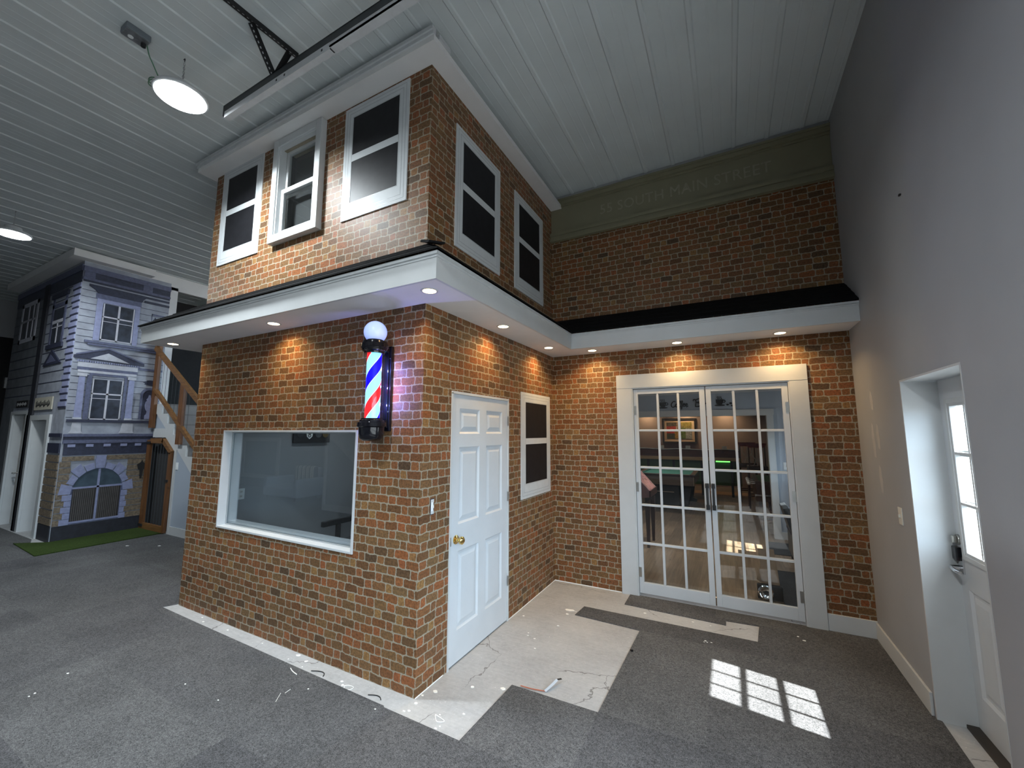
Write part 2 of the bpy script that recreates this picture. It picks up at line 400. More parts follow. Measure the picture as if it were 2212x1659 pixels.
# steel ceiling with standing ribs
prof = [(-15.2, 0.0)]
x0 = 0.301 - 0.305 * 50
for i in range(59):
    xr = x0 + 0.305 * i
    for a, b in ((-0.024, 0), (-0.014, -0.010), (0.014, -0.010), (0.024, 0)): prof.append((xr + a, b))
    for c in (0.118, 0.187):
        for a, b in ((-0.008, 0), (-0.003, -0.0014), (0.003, -0.0014), (0.008, 0)): prof.append((xr + c + a, b))
prof = [(a, ZC + b) for a, b in prof if a < W - 0.01]
prof = prof + [(W, ZC), (W, ZC + 0.05), (-15.2, ZC + 0.05)]
struct('ceiling', MB().prism(prof, 'y', -9.2, D), M['metal_ceiling'])
struct('ceiling_far', MB().box(-15.2, -0.2, D, 12.2, ZC, ZC + 0.05), M['metal_ceiling'])

# right wall with the exterior door recess
RX = 3.14
DY0, DY1, DZ = 0.535, 1.363, 2.10
struct('wall_right', holed('x', -9.2, D, 0, ZC, W, RX + 0.06, [(DY0, DY1, 0, DZ), (-4.40, -0.35, 0.0, 2.35)]), M['grey_wall'])
jm = MB().box(W - 0.001, RX + 0.02, DY1 - 0.012, DY1, 0.0, DZ).box(W - 0.001, RX + 0.02, DY0, DY0 + 0.012, 0.0, DZ).box(W - 0.001, RX + 0.02, DY0 + 0.012, DY1 - 0.012, DZ - 0.012, DZ)
struct('trim_1', jm, M['white'])
struct('wall_near', MB().box(-15.2, 3.2, -9.3, -9.2, 0, ZC), M['grey_wall'])
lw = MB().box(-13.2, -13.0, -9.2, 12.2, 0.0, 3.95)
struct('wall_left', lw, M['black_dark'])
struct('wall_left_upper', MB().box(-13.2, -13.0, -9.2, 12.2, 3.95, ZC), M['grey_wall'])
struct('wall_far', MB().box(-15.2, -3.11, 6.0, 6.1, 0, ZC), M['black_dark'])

# brick shop building
SW = (-2.53, -0.64, 0.83, 1.765)       # shop window
MW = (-1.875, -1.315, 3.66, 4.55)      # real upper window
wf = holed('y', -L, -0.12, 0.0, ZC, 0.0, 0.12, [SW, MW])
wf.prism([(-0.12, 0), (0, 0), (-0.12, 0.12)], 'z', 0.0, ZC)
struct('wall_shop_front', wf, M['brick'])
SD = (0.352, 1.272, 0.0, 2.062)        # six panel door opening
ws = holed('x', 0.12, D, 0.0, ZC, -0.12, 0.0, [SD])
ws.prism([(0, 0), (0, 0.12), (-0.12, 0.12)], 'z', 0.0, ZC)
struct('wall_shop_side', ws, M['brick'])
struct('wall_shop_left', MB().box(-L, -L + 0.1, 0.12, 3.6, 0.0, ZC), M['brick'])
FD = (0.965, 2.466, 0.0, 2.25)
struct('wall_back', holed('y', -0.12, W, 0.0, ZC, D, D + 0.12, [FD]), M['brick'])
# white scribe line at the foot of the brick wallpaper
fl = MB().box(0.0, 0.002, 0.0, 0.30, 0.0, 0.006).box(0.0, 0.002, 1.30, D, 0.0, 0.007).box(0.0, 0.79, D - 0.002, D, 0.0, 0.009)
struct('trim_2', fl, M['chip'])

# carpet with the cut-back edge that leaves bare concrete along the brick
def poly_carpet():
    m = MB(); zt = 0.006
    main = [(-12.99, -5.54), (-6.26, -5.54), (-6.26, -3.89), (-2.59, -3.89), (-2.59, -9.1), (W, -9.1), (W, 0.45), (W + 0.02, 1.345), (W, 1.36), (W, D), (2.455, D), (2.455, D - 0.0), (0.883, D), (0.885, 2.155), (1.806, 2.128),
            (1.803, 2.228), (2.071, 2.248), (2.043, 1.918), (0.539, 1.907), (0.519, 1.683), (1.13, 1.656), (1.105, 0.437), (0.497, 0.431), (0.474, -0.166),
            (-0.118, -0.160), (-0.125, -0.150), (-2.50, -0.118), (-3.195, -0.105), (-3.130, 0.02), (-3.125, 1.30), (-6.13, 1.33), (-6.80, 1.33), (-7.62, 1.33), (-7.62, -0.02),
            (-8.2, 0.13), (-12.99, 0.13)]
    return m.prism([(a, b) for a, b in main], 'z', 0.0, zt)
cp = poly_carpet().build('carpet', M['carpet']); tag(cp, 'dark grey speckled carpet tiles covering the hall floor, cut back from the brick', 'carpet')
tf = MB().prism([(-8.03, -0.10), (-7.64, 0.175), (-7.66, 1.34), (-6.80, 1.30), (-6.78, -0.16)], 'z', 0.0065, 0.020).build('artificial_turf', M['turf'])
tag(tf, 'strip of green artificial grass at the foot of the printed facade', 'turf')

# baseboards
struct('baseboard_back', MB().box(2.614, W - 0.001, D - 0.016, D - 0.0005, 0.006, 0.150), M['white'], bevel=0.003)
struct('baseboard_right', MB().box(W - 0.016, W - 0.0005, DY1 + 0.02, D - 0.017, 0.006, 0.142), M['white'], bevel=0.003)

# ------------------------------------------------------------------ lower eave (soffit + fascia + shingles)
ev = sroot('trim_3', 'white boxed eave with black shingles running around the brick shop', 'eave')
OX, OY, OB, XL = 0.383, -0.360, 2.078, -3.60
sof = [(XL + 0.006, OY + 0.006), (OX - 0.006, OY + 0.006), (OX - 0.006, OB + 0.006), (W, OB + 0.006), (W, D), (0.001, D), (0.001, -0.001), (-L - 0.001, -0.001), (-L - 0.001, 1.25), (XL + 0.006, 1.25)]
struct('soffit', MB().prism(sof, 'z', ZS, ZS + 0.018), M['white_low'], ev)
fa = MB().box(XL, OX, OY, OY + 0.02, ZS - 0.001, ZF).box(OX - 0.02, OX, OY + 0.02, OB, ZS - 0.001, ZF).box(OX - 0.02, W, OB, OB + 0.02, ZS - 0.001, ZF).box(XL, XL + 0.02, OY + 0.02, 1.25, ZS - 0.001, ZF)
struct('fascia', fa, M['white'], ev)
dr = MB()
for k, (e, za, zb) in enumerate(((0.006, ZF - 0.002, ZF + 0.014), (0.016, ZF + 0.014, ZF + 0.034))):
    dr.box(XL - e, OX + e, OY - e, OY + 0.02, za, zb).box(OX - 0.02, OX + e, OY + 0.02, OB - e, za, zb).box(OX - 0.02, W, OB - e, OB + 0.02, za, zb).box(XL - e, XL + 0.02, OY + 0.02, 1.25, za, zb)
struct('drip_edge', dr, plain('drip_edge_metal', (0.50, 0.52, 0.53), 0.4), ev)
sh = MB(); zr0, zr1 = ZF + 0.034, 3.14
for k in range(4):
    f0, f1 = k / 4.0, (k + 1) / 4.0 + 0.10
    th = 0.012
    def lerp(a, b, f): return a + (b - a) * f
    def ring(f): return lerp(OX + 0.03, 0.0, f), lerp(OY - 0.03, 0.0, f), lerp(OB - 0.03, D, f), lerp(zr0, zr1, f), lerp(XL - 0.03, -L, f)
    a = ring(f0); b = ring(min(1.0, f1)); up = 0.010 * (1 if k else 0.4)
    za, zb = a[3] + up, b[3]
    for quad in ([(a[4], a[1]), (a[0], a[1]), (b[0], b[1]), (b[4], b[1])], [(a[0], a[1]), (a[0], a[2]), (b[0], b[2]), (b[0], b[1])], [(a[0], a[2]), (W - 0.002, a[2]), (W - 0.002, b[2]), (b[0], b[2])], [(a[4], 1.25), (a[4], a[1]), (b[4], b[1]), (b[4], 1.25)]):
        zz = [za, za, zb, zb]
        vs = [(p[0], p[1], z) for p, z in zip(quad, zz)] + [(p[0], p[1], z + th) for p, z in zip(quad, zz)]
        sh.add(vs, [(3, 2, 1, 0), (4, 5, 6, 7), (0, 1, 5, 4), (1, 2, 6, 5), (2, 3, 7, 6), (3, 0, 4, 7)])
struct('shingle_roof', sh, M['shingle'], ev)
hp = MB()
for k in range(5):
    f0, f1 = k * 0.2 + 0.05, k * 0.2 + 0.32
    c = lambda f: Vector((0.42 * (1 - f), -0.40 * (1 - f), zr0 + (zr1 - zr0) * f + 0.022))
    hp.bar(c(f0) + Vector((0, 0, 0.012)), c(min(f1, 1.0)) + Vector((0, 0, 0.004)), 0.10, 0.012)
struct('hip_cap', hp, M['shingle'], ev)

# upper eave
ue = sroot('trim_4', 'white upper eave with thin gutter just below the ribbed ceiling', 'eave')
ux, uy, ul = 0.148, -0.160, -3.20
struct('soffit', MB().prism([(ul + 0.006, uy + 0.006), (ux - 0.006, uy + 0.006), (ux - 0.006, D - 0.001), (0.001, D - 0.001), (0.001, -0.001), (-L - 0.001, -0.001), (-L - 0.001, 0.6), (ul + 0.006, 0.6)], 'z', ZU, ZU + 0.016), M['white_low'], ue)
struct('fascia', MB().box(ul, ux, uy, uy + 0.018, ZU - 0.001, ZU + 0.045).box(ux - 0.018, ux, uy + 0.018, D - 0.001, ZU - 0.001, ZU + 0.045).box(ul, ul + 0.018, uy + 0.018, 0.6, ZU - 0.001, ZU + 0.045), M['white_low'], ue)
gt = MB()
for e, za, zb in ((0.010, ZU + 0.045, ZU + 0.075), (0.022, ZU + 0.075, ZU + 0.105)):
    gt.box(ul - e, ux, uy - e, uy + 0.02, za, zb)
gt.box(ux - 0.02, ux + 0.012, uy + 0.05, uy + 0.19, ZU + 0.045, ZU + 0.085)
struct('gutter', gt, M['zinc_light'], ue)
struct('eave_top', MB().box(ul + 0.02, ux - 0.05, uy + 0.02, 0.0, ZU + 0.10, ZU + 0.11).box(0.0, ux - 0.04, 0.0, D - 0.001, ZU + 0.06, ZU + 0.07), M['black_matt'], ue)

# ------------------------------------------------------------------ recessed lights under the eave
AREA_LAMPS = []
def area(name, loc, size, power, col, spread=160, rot=(0, 0, 0), parent=None):
    l = bpy.data.lights.new(name, 'AREA'); l.shape = 'DISK'; l.size = size; l.energy = power; l.color = col; l.spread = math.radians(spread)
    o = bpy.data.objects.new(name, l); COL.objects.link(o); o.location = loc; o.rotation_euler = rot
    if parent is not None: o.parent = parent; o.matrix_parent_inverse = Matrix.Translation(-parent.location)
    return o
WARM = (1.0, 0.66, 0.30)
RL = [(-3.334, -0.178, 'recessed light at the left end of the eave, above the stair railing'), (-1.549, -0.178, 'recessed light over the shop window, left of the barber pole'),
      (0.199, -0.198, 'recessed light at the outer corner of the brick shop eave'), (0.186, 0.841, 'recessed light above the white six panel door'),
      (0.186, 1.885, 'recessed light above the printed window beside the six panel door'), (0.572, 2.263, 'recessed light nearest the inner brick corner on the back eave'),
      (1.488, 2.271, 'recessed light centred over the left french door'), (2.404, 2.274, 'recessed light nearest the grey wall, above the right french door')]
def recessed(x, y, z, label, group, power, col=WARM, r=0.045):
    t = thing('recessed_light', label, 'light', (x, y, z), group)
    MB().lathe([(r + 0.002, 0.0), (r + 0.014, -0.001), (r + 0.012, -0.005), (r + 0.001, -0.004)], (x, y, z), 'z', 32, False).build('trim_ring', M['white'], t, True)
    MB().disc((x, y, z - 0.0035), r, 0.003, 'z', 32).build('lens', M['warm_lens'], t)
    area('lamp', (x, y, z - 0.006), 0.085, power, col, 135, parent=t)
    return t
for x, y, lab in RL: recessed(x, y, ZS, lab, 'recessed lights under the lower eave', 3.6)

# ------------------------------------------------------------------ printed / real windows of the brick shop
WN = [0]
def decal(plane, a0, z0, label, w=0.75, h=1.10):
    """flat printed sash window panel on a wall: plane 'y' (front, faces -y) or 'x' (side, faces +x)"""
    WN[0] += 1
    a1, z1 = a0 + w, z0 + h
    sg, base = (-1, 0.0) if plane == 'y' else (1, 0.0)
    d = lambda e: (base, base + sg * e) if sg > 0 else (base + sg * e, base)
    r = sroot('window_%d' % (WN[0] + 1), label, 'window', (a0, 0, z0) if plane == 'y' else (0, a0, z0))
    m = MB().frame(plane, a0, a1, z0, z1, 0.105, *d(0.010), wb=0.150, wt=0.105); zm = z0 + 0.150 + (h - 0.255) * 0.515
    m.rect(plane, a0 + 0.105, a1 - 0.105, zm - 0.032, zm + 0.032, *d(0.010))
    struct('frame', m, M['decal_white'], r)
    ln = MB()
    for q in (0.028, 0.060): ln.frame(plane, a0 + q, a1 - q, z0 + q, z1 - q, 0.004, *d(0.0106))
    ln.frame(plane, a0 + 0.098, a1 - 0.098, z0 + 0.143, z1 - 0.098, 0.004, *d(0.0106))
    struct('frame_line', ln, M['decal_line'], r)
    struct('pane', MB().rect(plane, a0 + 0.105, a1 - 0.105, zm + 0.032, z1 - 0.105, *d(0.008)), M['pane_dark'], r)
    struct('pane', MB().rect(plane, a0 + 0.105, a1 - 0.105, z0 + 0.150, zm - 0.032, *d(0.008)), M['pane_dark'], r)
decal('x', 1.552, 1.06, 'printed white sash window with dark panes between the six panel door and inner corner', 0.775, 1.115)
decal('x', 0.333, 3.283, 'printed white sash window on the upper side wall, nearer the outer corner')
decal('x', 1.403, 3.270, 'printed white sash window on the upper side wall, beside the olive street band')
decal('y', -2.955, 3.552, 'printed white sash window at the left end of the upper front wall')
decal('y', -0.970, 3.565, 'printed white sash window near the corner of the upper front wall, washed by lamp glare', 0.75, 1.06)
# the real window in the middle
r = sroot('window_7', 'real white framed window standing proud in the middle of the upper front wall', 'window', (-1.955, 0, 3.565))
struct('casing', MB().frame('y', -1.955, -1.235, 3.565, 4.640, 0.075, -0.060, 0.0).frame('y', -1.900, -1.290, 3.62, 4.585, 0.03, -0.045, 0.03), M['white'], r, bevel=0.003)
struct('upper_sash', MB().frame('y', -1.870, -1.320, 4.075, 4.555, 0.035, 0.030, 0.060), M['white'], r)
struct('lower_sash', MB().frame('y', -1.870, -1.320, 3.65, 4.13, 0.045, -0.005, 0.025), M['white'], r)
struct('pane', MB().rect('y', -1.835, -1.355, 4.11, 4.52, 0.043, 0.047), M['glass'], r)
struct('pane', MB().rect('y', -1.825, -1.365, 3.695, 4.085, 0.008, 0.012), M['glass'], r)
struct('dark_backing', MB().box(-1.95, -1.25, 0.122, 0.13, 3.5, 4.64).box(-1.876, -1.868, 0.062, 0.122, 3.66, 4.55), M['black_dark'], r)  # black sheets stand in for the unlit room behind the glass

# shop window with its deep white frame
r = sroot('window_1', 'large white framed shop window in the brick front below the barber pole', 'window', (SW[0], 0, SW[2]))
struct('frame', MB().frame('y', SW[0], SW[1], SW[2], SW[3], 0.018, -0.012, 0.16), M['white'], r, bevel=0.002)
struct('glass_stop', MB().frame('y', SW[0] + 0.018, SW[1] - 0.018, SW[2] + 0.018, SW[3] - 0.018, 0.008, 0.062, 0.072), M['decal_line'], r)
struct('pane', MB().rect('y', SW[0] + 0.02, SW[1] - 0.02, SW[2] + 0.02, SW[3] - 0.02, 0.074, 0.080), M['shop_glass'], r)
struct('glazing_bead', MB().frame('y', SW[0] + 0.018, SW[1] - 0.018, SW[2] + 0.018, SW[3] - 0.018, 0.012, 0.081, 0.16, wb=0.03), M['white'], r)

# inside the shop (seen dimly through the glass)
struct('wall_shop_inner_left', MB().box(-L + 0.1, -L + 0.11, 0.12, 2.35, 0.0, 2.62), M['grey_wall'])
struct('wall_shop_inner_back', MB().box(-L + 0.11, -0.12, 2.35, 2.37, 0.0, 2.62), M['grey_wall'])
struct('ceiling_shop', MB().box(-L + 0.1, -0.12, 0.12, 2.46, 2.62, 2.64), M['white_low'])
t = thing('wall_outlet', 'white duplex outlet on the inner wall at the left of the shop window', 'outlet', (-3.0, 0.46, 1.05))
MB().box(-3.0, -2.994, 0.422, 0.498, 0.990, 1.110).build('cover_plate', M['plate_white'], t, bevel=0.002)
for zz in (1.025, 1.075): MB().disc((-2.994, 0.46, zz), 0.017, 0.002, 'x', 20).build('socket', M['plate'], t); MB().box(-2.992, -2.9915, 0.453, 0.456, zz - 0.005, zz + 0.005).box(-2.992, -2.9915, 0.464, 0.467, zz - 0.005, zz + 0.005).build('slot', M['black_matt'], t)
t = thing('wall_plaque', 'black wall plaque with a row of pale badges, cut off by the shop window top', 'plaque', (-3.0, 1.3, 1.6))
MB().box(-3.0, -2.965, 1.035, 1.565, 1.605, 1.86).build('board', M['black_matt'], t, bevel=0.004)
for i, yy in enumerate((1.12, 1.25, 1.385, 1.49)):
    if i == 1: MB().prism([(1.195, 1.79), (1.305, 1.79), (1.29, 1.69), (1.25, 1.655), (1.21, 1.69)], 'x', -2.965, -2.960).build('badge', M['chip'], t)
    else: MB().disc((-2.965, yy, 1.72), 0.046, 0.005, 'x', 20).build('badge', [M['steel_dark'], 0, M['zinc'], M['brass']][i], t)
MB().lathe([(0.022, 0), (0.022, 0.002), (0.012, 0.002), (0.012, 0.0)], (-2.960, 1.25, 1.735), 'x', 18, False).build('emblem', M['black_matt'], t)
MB().lathe([(0.022, 0), (0.022, 0.002), (0.012, 0.002), (0.012, 0.0)], (-2.960, 1.25, 1.700), 'x', 18, False).build('emblem', M['black_matt'], t)
t = thing('salon_chair', 'black shop chair half hidden behind the right edge of the shop window', 'chair', (-1.95, 1.45, 0))
MB().lathe([(0.26, 0.0), (0.26, 0.03), (0.05, 0.06), (0.045, 0.42)], (-1.95, 1.45, 0.006), 'z', 24).build('base', M['chrome'], t, True)
MB().box(-2.22, -1.68, 1.2, 1.7, 0.43, 0.56).build('seat', M['black_matt'], t, bevel=0.04)
MB().prism([(1.64, 0.52), (1.74, 0.52), (1.86, 1.22), (1.76, 1.24)], 'x', -2.20, -1.70).build('backrest', M['black_matt'], t, bevel=0.03)
for sx in (-2.25, -1.69): MB().box(sx, sx + 0.05, 1.22, 1.66, 0.72, 0.78).box(sx + 0.01, sx + 0.04, 1.40, 1.46, 0.50, 0.72).build('armrest', M['black_matt'], t, bevel=0.01)
MB().box(-2.06, -1.84, 0.98, 1.16, 0.10, 0.13).box(-2.0, -1.97, 1.0, 1.25, 0.10, 0.44).build('footrest', M['chrome'], t)
t.location = (-1.75, 1.02, 0)
t = thing('hanging_coat', 'dark coat hanging in the shop at the right edge of the window', 'coat', (-2.1, 1.85, 0.3))
ct = MB(); pr = [(0.02, 1.80), (0.10, 1.74), (0.17, 1.55), (0.15, 1.25), (0.17, 1.0), (0.19, 0.75), (0.17, 0.5), (0.02, 0.46)]
ct.lathe([(a, z) for a, z in pr], (-2.02, 1.78, 0.0), 'z', 20); ct.build('body', M['navy'], t, True)
MB().tube(smooth_path([(-2.10, 1.70, 1.62), (-2.20, 1.62, 1.35), (-2.22, 1.60, 1.05), (-2.20, 1.62, 0.80)]), 0.055, 10).build('sleeve', M['navy'], t, True)
MB().tube([(-2.02, 1.78, 1.80), (-2.02, 1.78, 1.9), (-2.02, 2.345, 1.92)], 0.006).build('hook', M['chrome'], t)

# ------------------------------------------------------------------ six panel door
def raised_panels(plane, rects, c, sg, mat, parent, depth=0.012):
    """moulded door panels: sloped border round a raised field; c = face depth, sg = outward sign"""
    for a0, a1, b0, b1 in rects:
        m = MB(); rings = [(0.0, 0.0), (0.016, -depth), (0.030, -depth), (0.058, -0.003)]
        vs = []
        for q, e in rings:
            for a, b in ((a0 + q, b0 + q), (a1 - q, b0 + q), (a1 - q, b1 - q), (a0 + q, b1 - q)): vs.append(ax3(plane, a, b, c + sg * e))
        fs = []
        for k in range(3):
            for i in range(4): fs.append((k * 4 + i, k * 4 + (i + 1) % 4, k * 4 + 4 + (i + 1) % 4, k * 4 + 4 + i))
        fs.append((12, 13, 14, 15)); m.add(vs, fs)
        o = m.build('panel', mat, parent)
r = sroot('door_1', 'white six panel door with brass knob in the brick side wall', 'door', (0, SD[0], 0))
struct('frame', MB().box(-0.10, 0.008, SD[0] - 0.012, SD[0] + 0.006, 0.0, SD[3]).box(-0.10, 0.008, SD[1] - 0.006, SD[1] + 0.012, 0.0, SD[3]).box(-0.10, 0.008, SD[0] - 0.012, SD[1] + 0.012, SD[3] - 0.006, SD[3] + 0.014), M['white'], r)
PY, PZ = [(0.46, 0.762), (0.872, 1.162)], [(0.24, 0.825), (1.028, 1.63), (1.736, 1.943)]
ph = [(a, b, c, d) for a, b in PY for c, d in PZ]
struct('slab', holed('x', SD[0] + 0.008, SD[1] - 0.008, 0.012, SD[3] - 0.008, -0.036, -0.002, ph), M['door_white'], r)
struct('core', MB().box(-0.036, -0.022, SD[0] + 0.012, SD[1] - 0.012, 0.016, SD[3] - 0.012), M['door_white'], r)
raised_panels('x', ph, -0.002, 1, M['door_white'], r)
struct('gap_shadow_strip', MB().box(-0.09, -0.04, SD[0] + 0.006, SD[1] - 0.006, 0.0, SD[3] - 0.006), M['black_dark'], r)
kb = struct('knob', MB().lathe([(0.034, 0.0), (0.034, 0.006), (0.014, 0.012), (0.012, 0.032), (0.022, 0.040), (0.030, 0.052), (0.029, 0.066), (0.020, 0.074), (0.002, 0.075)], (-0.002, 0.430, 0.918), 'x', 28), M['brass'], r, smooth=True)
struct('strike', MB().box(0.004, 0.0095, SD[0] - 0.004, SD[0] + 0.006, 0.885, 0.950), M['nickel'], r)
for zz in (1.86, 1.135, 0.36): struct('hinge', MB().box(0.001, 0.010, SD[1] - 0.010, SD[1] + 0.004, zz - 0.045, zz + 0.045), M['nickel'], r)
# uncovered light switch beside it
t = thing('light_switch', 'uncovered light switch set into the brick left of the six panel door', 'switch', (0, 0.128, 1.215))
MB().box(0.0, 0.003, 0.108, 0.148, 1.158, 1.272).build('box_rim', M['navy'], t)
for z_ in (1.244, 1.164): MB().box(0.003, 0.006, 0.112, 0.144, z_, z_ + 0.022).build('strap', M['zinc_light'], t)
MB().box(0.003, 0.008, 0.113, 0.137, 1.184, 1.246).build('body', M['plate_white'], t, bevel=0.002)
MB().box(0.008, 0.018, 0.120, 0.130, 1.208, 1.226).build('toggle', M['plate_white'], t)

# ------------------------------------------------------------------ french doors
r = sroot('trim_5', 'wide white casing around the french doors', 'casing', (1.7, D, 0))
struct('casing', MB().box(0.797, 0.968, D - 0.022, D, 0.0, 2.25).box(2.462, 2.612, D - 0.022, D, 0.0, 2.25).box(0.797, 2.612, D - 0.024, D, 2.25, 2.405), M['white'], r, bevel=0.002)
struct('jamb', MB().box(0.965, 0.980, D - 0.018, D + 0.12, 0.0, 2.25).box(2.452, 2.466, D - 0.018, D + 0.12, 0.0, 2.25).box(0.980, 2.452, D - 0.018, D + 0.12, 2.238, 2.25), M['white'], r)
def french_leaf(n, a0, a1, hinge_x, hx, label):
    r = sroot('door_%d' % n, label, 'door', (a0, D, 0))
    y0, y1, z0, z1 = D - 0.004, D + 0.032, 0.036, 2.232
    g0, g1, h0, h1 = a0 + 0.048, a1 - 0.052, 0.148, 2.178
    struct('leaf_frame', MB().rect('y', a0, g0, z0, z1, y0, y1).rect('y', g1, a1, z0, z1, y0, y1).rect('y', g0, g1, z0, h0, y0, y1).rect('y', g0, g1, h1, z1, y0, y1), M['door_white'], r, bevel=0.002)
    m = MB(); cw, ch = (g1 - g0) / 3, (h1 - h0) / 5
    for i in (1, 2): m.rect('y', g0 + cw * i - 0.012, g0 + cw * i + 0.012, h0, h1, y0 + 0.003, y1 - 0.003)
    for j in range(1, 5): m.rect('y', g0, g1, h0 + ch * j - 0.012, h0 + ch * j + 0.012, y0 + 0.004, y1 - 0.004)
    struct('muntins', m, M['door_white'], r, bevel=0.003)
    for i in range(3):
        for j in range(5): struct('pane', MB().rect('y', g0 + cw * i, g0 + cw * (i + 1), h0 + ch * j, h0 + ch * (j + 1), D + 0.013, D + 0.016), M['glass'], r)
    for zz in (1.995, 1.15, 0.25): struct('hinge', MB().rect('y', hinge_x - 0.024, hinge_x + 0.024, zz - 0.05, zz + 0.05, y0 - 0.004, y0), M['nickel'], r)
    hd = struct('pull_handle', MB().rect('y', hx - 0.011, hx + 0.011, 0.985, 1.215, y0 - 0.055, y0 - 0.042).rect('y', hx - 0.016, hx + 0.016, 0.97, 1.015, y0 - 0.050, y0).rect('y', hx - 0.016, hx + 0.016, 1.185, 1.23, y0 - 0.050, y0), M['black_matt'], r, bevel=0.002)
french_leaf(2, 0.983, 1.717, 0.986, 1.695, 'left white french door leaf with fifteen glass panes and black pull')
french_leaf(3, 1.728, 2.449, 2.446, 1.752, 'right white french door leaf with fifteen glass panes and black pull')

# ------------------------------------------------------------------ street name band on the back wall
t = thing('street_name_band', 'olive cornice band with faded street name lettering high on the back wall', 'sign', (1.5, D, 4.2))
MB().box(0.002, W - 0.001, D - 0.010, D, 4.212, 4.755).build('board', M['olive'], t)
mo = MB()
for a, b, e in ((4.198, 4.232, 0.060), (4.232, 4.275, 0.040), (4.275, 4.315, 0.052), (4.315, 4.335, 0.026), (4.668, 4.690, 0.022), (4.690, 4.735, 0.044), (4.735, 4.760, 0.058)):
    mo.box(0.002, W - 0.001, D - e, D - 0.009, a, b)
mo.build('moulding', M['olive'], t)
lt = text_mb('55 SOUTH MAIN STREET', 0.175, lambda c: (0.70 + c.x * 1.0, D - 0.0115 - c.z * 0.5, 4.435 + c.y), 0.003, 1.05)
xs = [v[0] for v in lt.v]; k = (2.46 - 0.66) / (max(xs) - min(xs)); x_min = min(xs)
lt.v = [(0.66 + (v[0] - x_min) * k, v[1], v[2]) for v in lt.v]
def split_letters(mb):
    """cut a line of text into one mesh per glyph (pieces whose widths overlap belong together)"""
    n = len(mb.v); par_ = list(range(n))
    def find(i):
        while par_[i] != i: par_[i] = par_[par_[i]]; i = par_[i]
        return i
    for f in mb.f:
        for i in f[1:]: par_[find(i)] = find(f[0])
    comp = {}
    for i in range(n): comp.setdefault(find(i), []).append(i)
    items = sorted((min(mb.v[i][0] for i in c), max(mb.v[i][0] for i in c), c) for c in comp.values())
    groups = []
    for lo, hi, c in items:
        if groups and lo < groups[-1][1] - 0.004: groups[-1][1] = max(groups[-1][1], hi); groups[-1][2].extend(c)
        else: groups.append([lo, hi, list(c)])
    out = []
    for lo, hi, c in groups:
        ix = {i: k for k, i in enumerate(c)}; m = MB(); m.v = [mb.v[i] for i in c]; m.f = [tuple(ix[i] for i in f) for f in mb.f if f[0] in ix]; out.append(m)
    return out
for g_ in split_letters(lt): g_.build('letter', M['olive_letter'], t)

struct('trim_9', MB().box(0.002, W - 0.001, D - 0.012, D, 4.756, ZC - 0.001), M['grey_wall'])
# ------------------------------------------------------------------ barber pole
bx, by = -0.338, -0.150
t = thing('barber_pole', 'lit barber pole with white globe and blue red white stripes above the shop window', 'barber pole', (bx, by, 1.70))
MB().box(bx - 0.045, bx + 0.045, -0.028, -0.001, 1.755, 2.395).box(bx - 0.03, bx + 0.03, -0.04, -0.028, 1.78, 2.375).build('back_plate', M['black_gloss'], t, bevel=0.004)
for z_ in (2.345, 1.795): MB().box(bx - 0.032, bx + 0.032, by, -0.028, z_, z_ + 0.04).build('bracket', M['black_gloss'], t, bevel=0.004)
for zz in (2.30, 1.90): MB().disc((bx + 0.035, -0.032, zz), 0.006, 0.004, 'y', 12).build('screw', M['chrome'], t)
MB().sphere((bx, by, 2.480), 0.083, 40, 20).build('globe', M['globe'], t, True)
MB().lathe([(0.056, 2.425), (0.062, 2.412), (0.088, 2.405), (0.090, 2.392), (0.098, 2.388), (0.100, 2.362), (0.092, 2.352), (0.088, 2.338), (0.076, 2.330), (0.074, 2.318), (0.01, 2.318)], (bx, by, 0), 'z', 40).build('top_cap', M['black_gloss'], t, True)
gl = MB().lathe([(0.0735, 1.845), (0.0735, 2.320), (0.0715, 2.320), (0.0715, 1.845)], (bx, by, 0), 'z', 40, False); gl.build('glass_tube', mat_glass('thin_tube_glass', (0.97, 0.98, 1.0), 1.22), t, True)
for zz in (1.95, 2.08, 2.21):
    pl_ = bpy.data.lights.new('pole_lamp', 'POINT'); pl_.energy = 2.4; pl_.color = (0.32, 0.30, 1.0); pl_.shadow_soft_size = 0.006
    po_ = bpy.data.objects.new('lamp', pl_); COL.objects.link(po_); po_.location = (bx + 0.032, by + 0.056, zz); po_.parent = t; po_.matrix_parent_inverse = Matrix.Translation(-t.location)
MB().lathe([(0.052, 1.842), (0.052, 2.322)], (bx, by, 0), 'z', 40).build('striped_drum', M['stripes'], t, True, origin=(bx, by, 2.08))
MB().lathe([(0.01, 1.848), (0.075, 1.848), (0.077, 1.838), (0.086, 1.834), (0.087, 1.822), (0.100, 1.818), (0.103, 1.790), (0.090, 1.782), (0.087, 1.735), (0.080, 1.706), (0.060, 1.690), (0.02, 1.684), (0.002, 1.684)], (bx, by, 0), 'z', 40).build('bottom_cap', M['black_gloss'], t, True)

# ------------------------------------------------------------------ right wall: switch, exterior door
t = thing('light_switch', 'cream light switch on the grey wall beside the door recess', 'switch', (W, 1.60, 1.17))
MB().box(W - 0.006, W, 1.565, 1.637, 1.112, 1.230).build('cover_plate', M['plate'], t, bevel=0.002)
MB().box(W - 0.016, W - 0.006, 1.596, 1.606, 1.160, 1.182).build('toggle', M['plate'], t)
t = MB().box(W - 0.010, W, 0.985, 1.003, 3.23, 3.24).build('wall_nail', M['black_matt']); tag(t, 'tiny black nail high on the grey wall above the exterior door', 'nail')
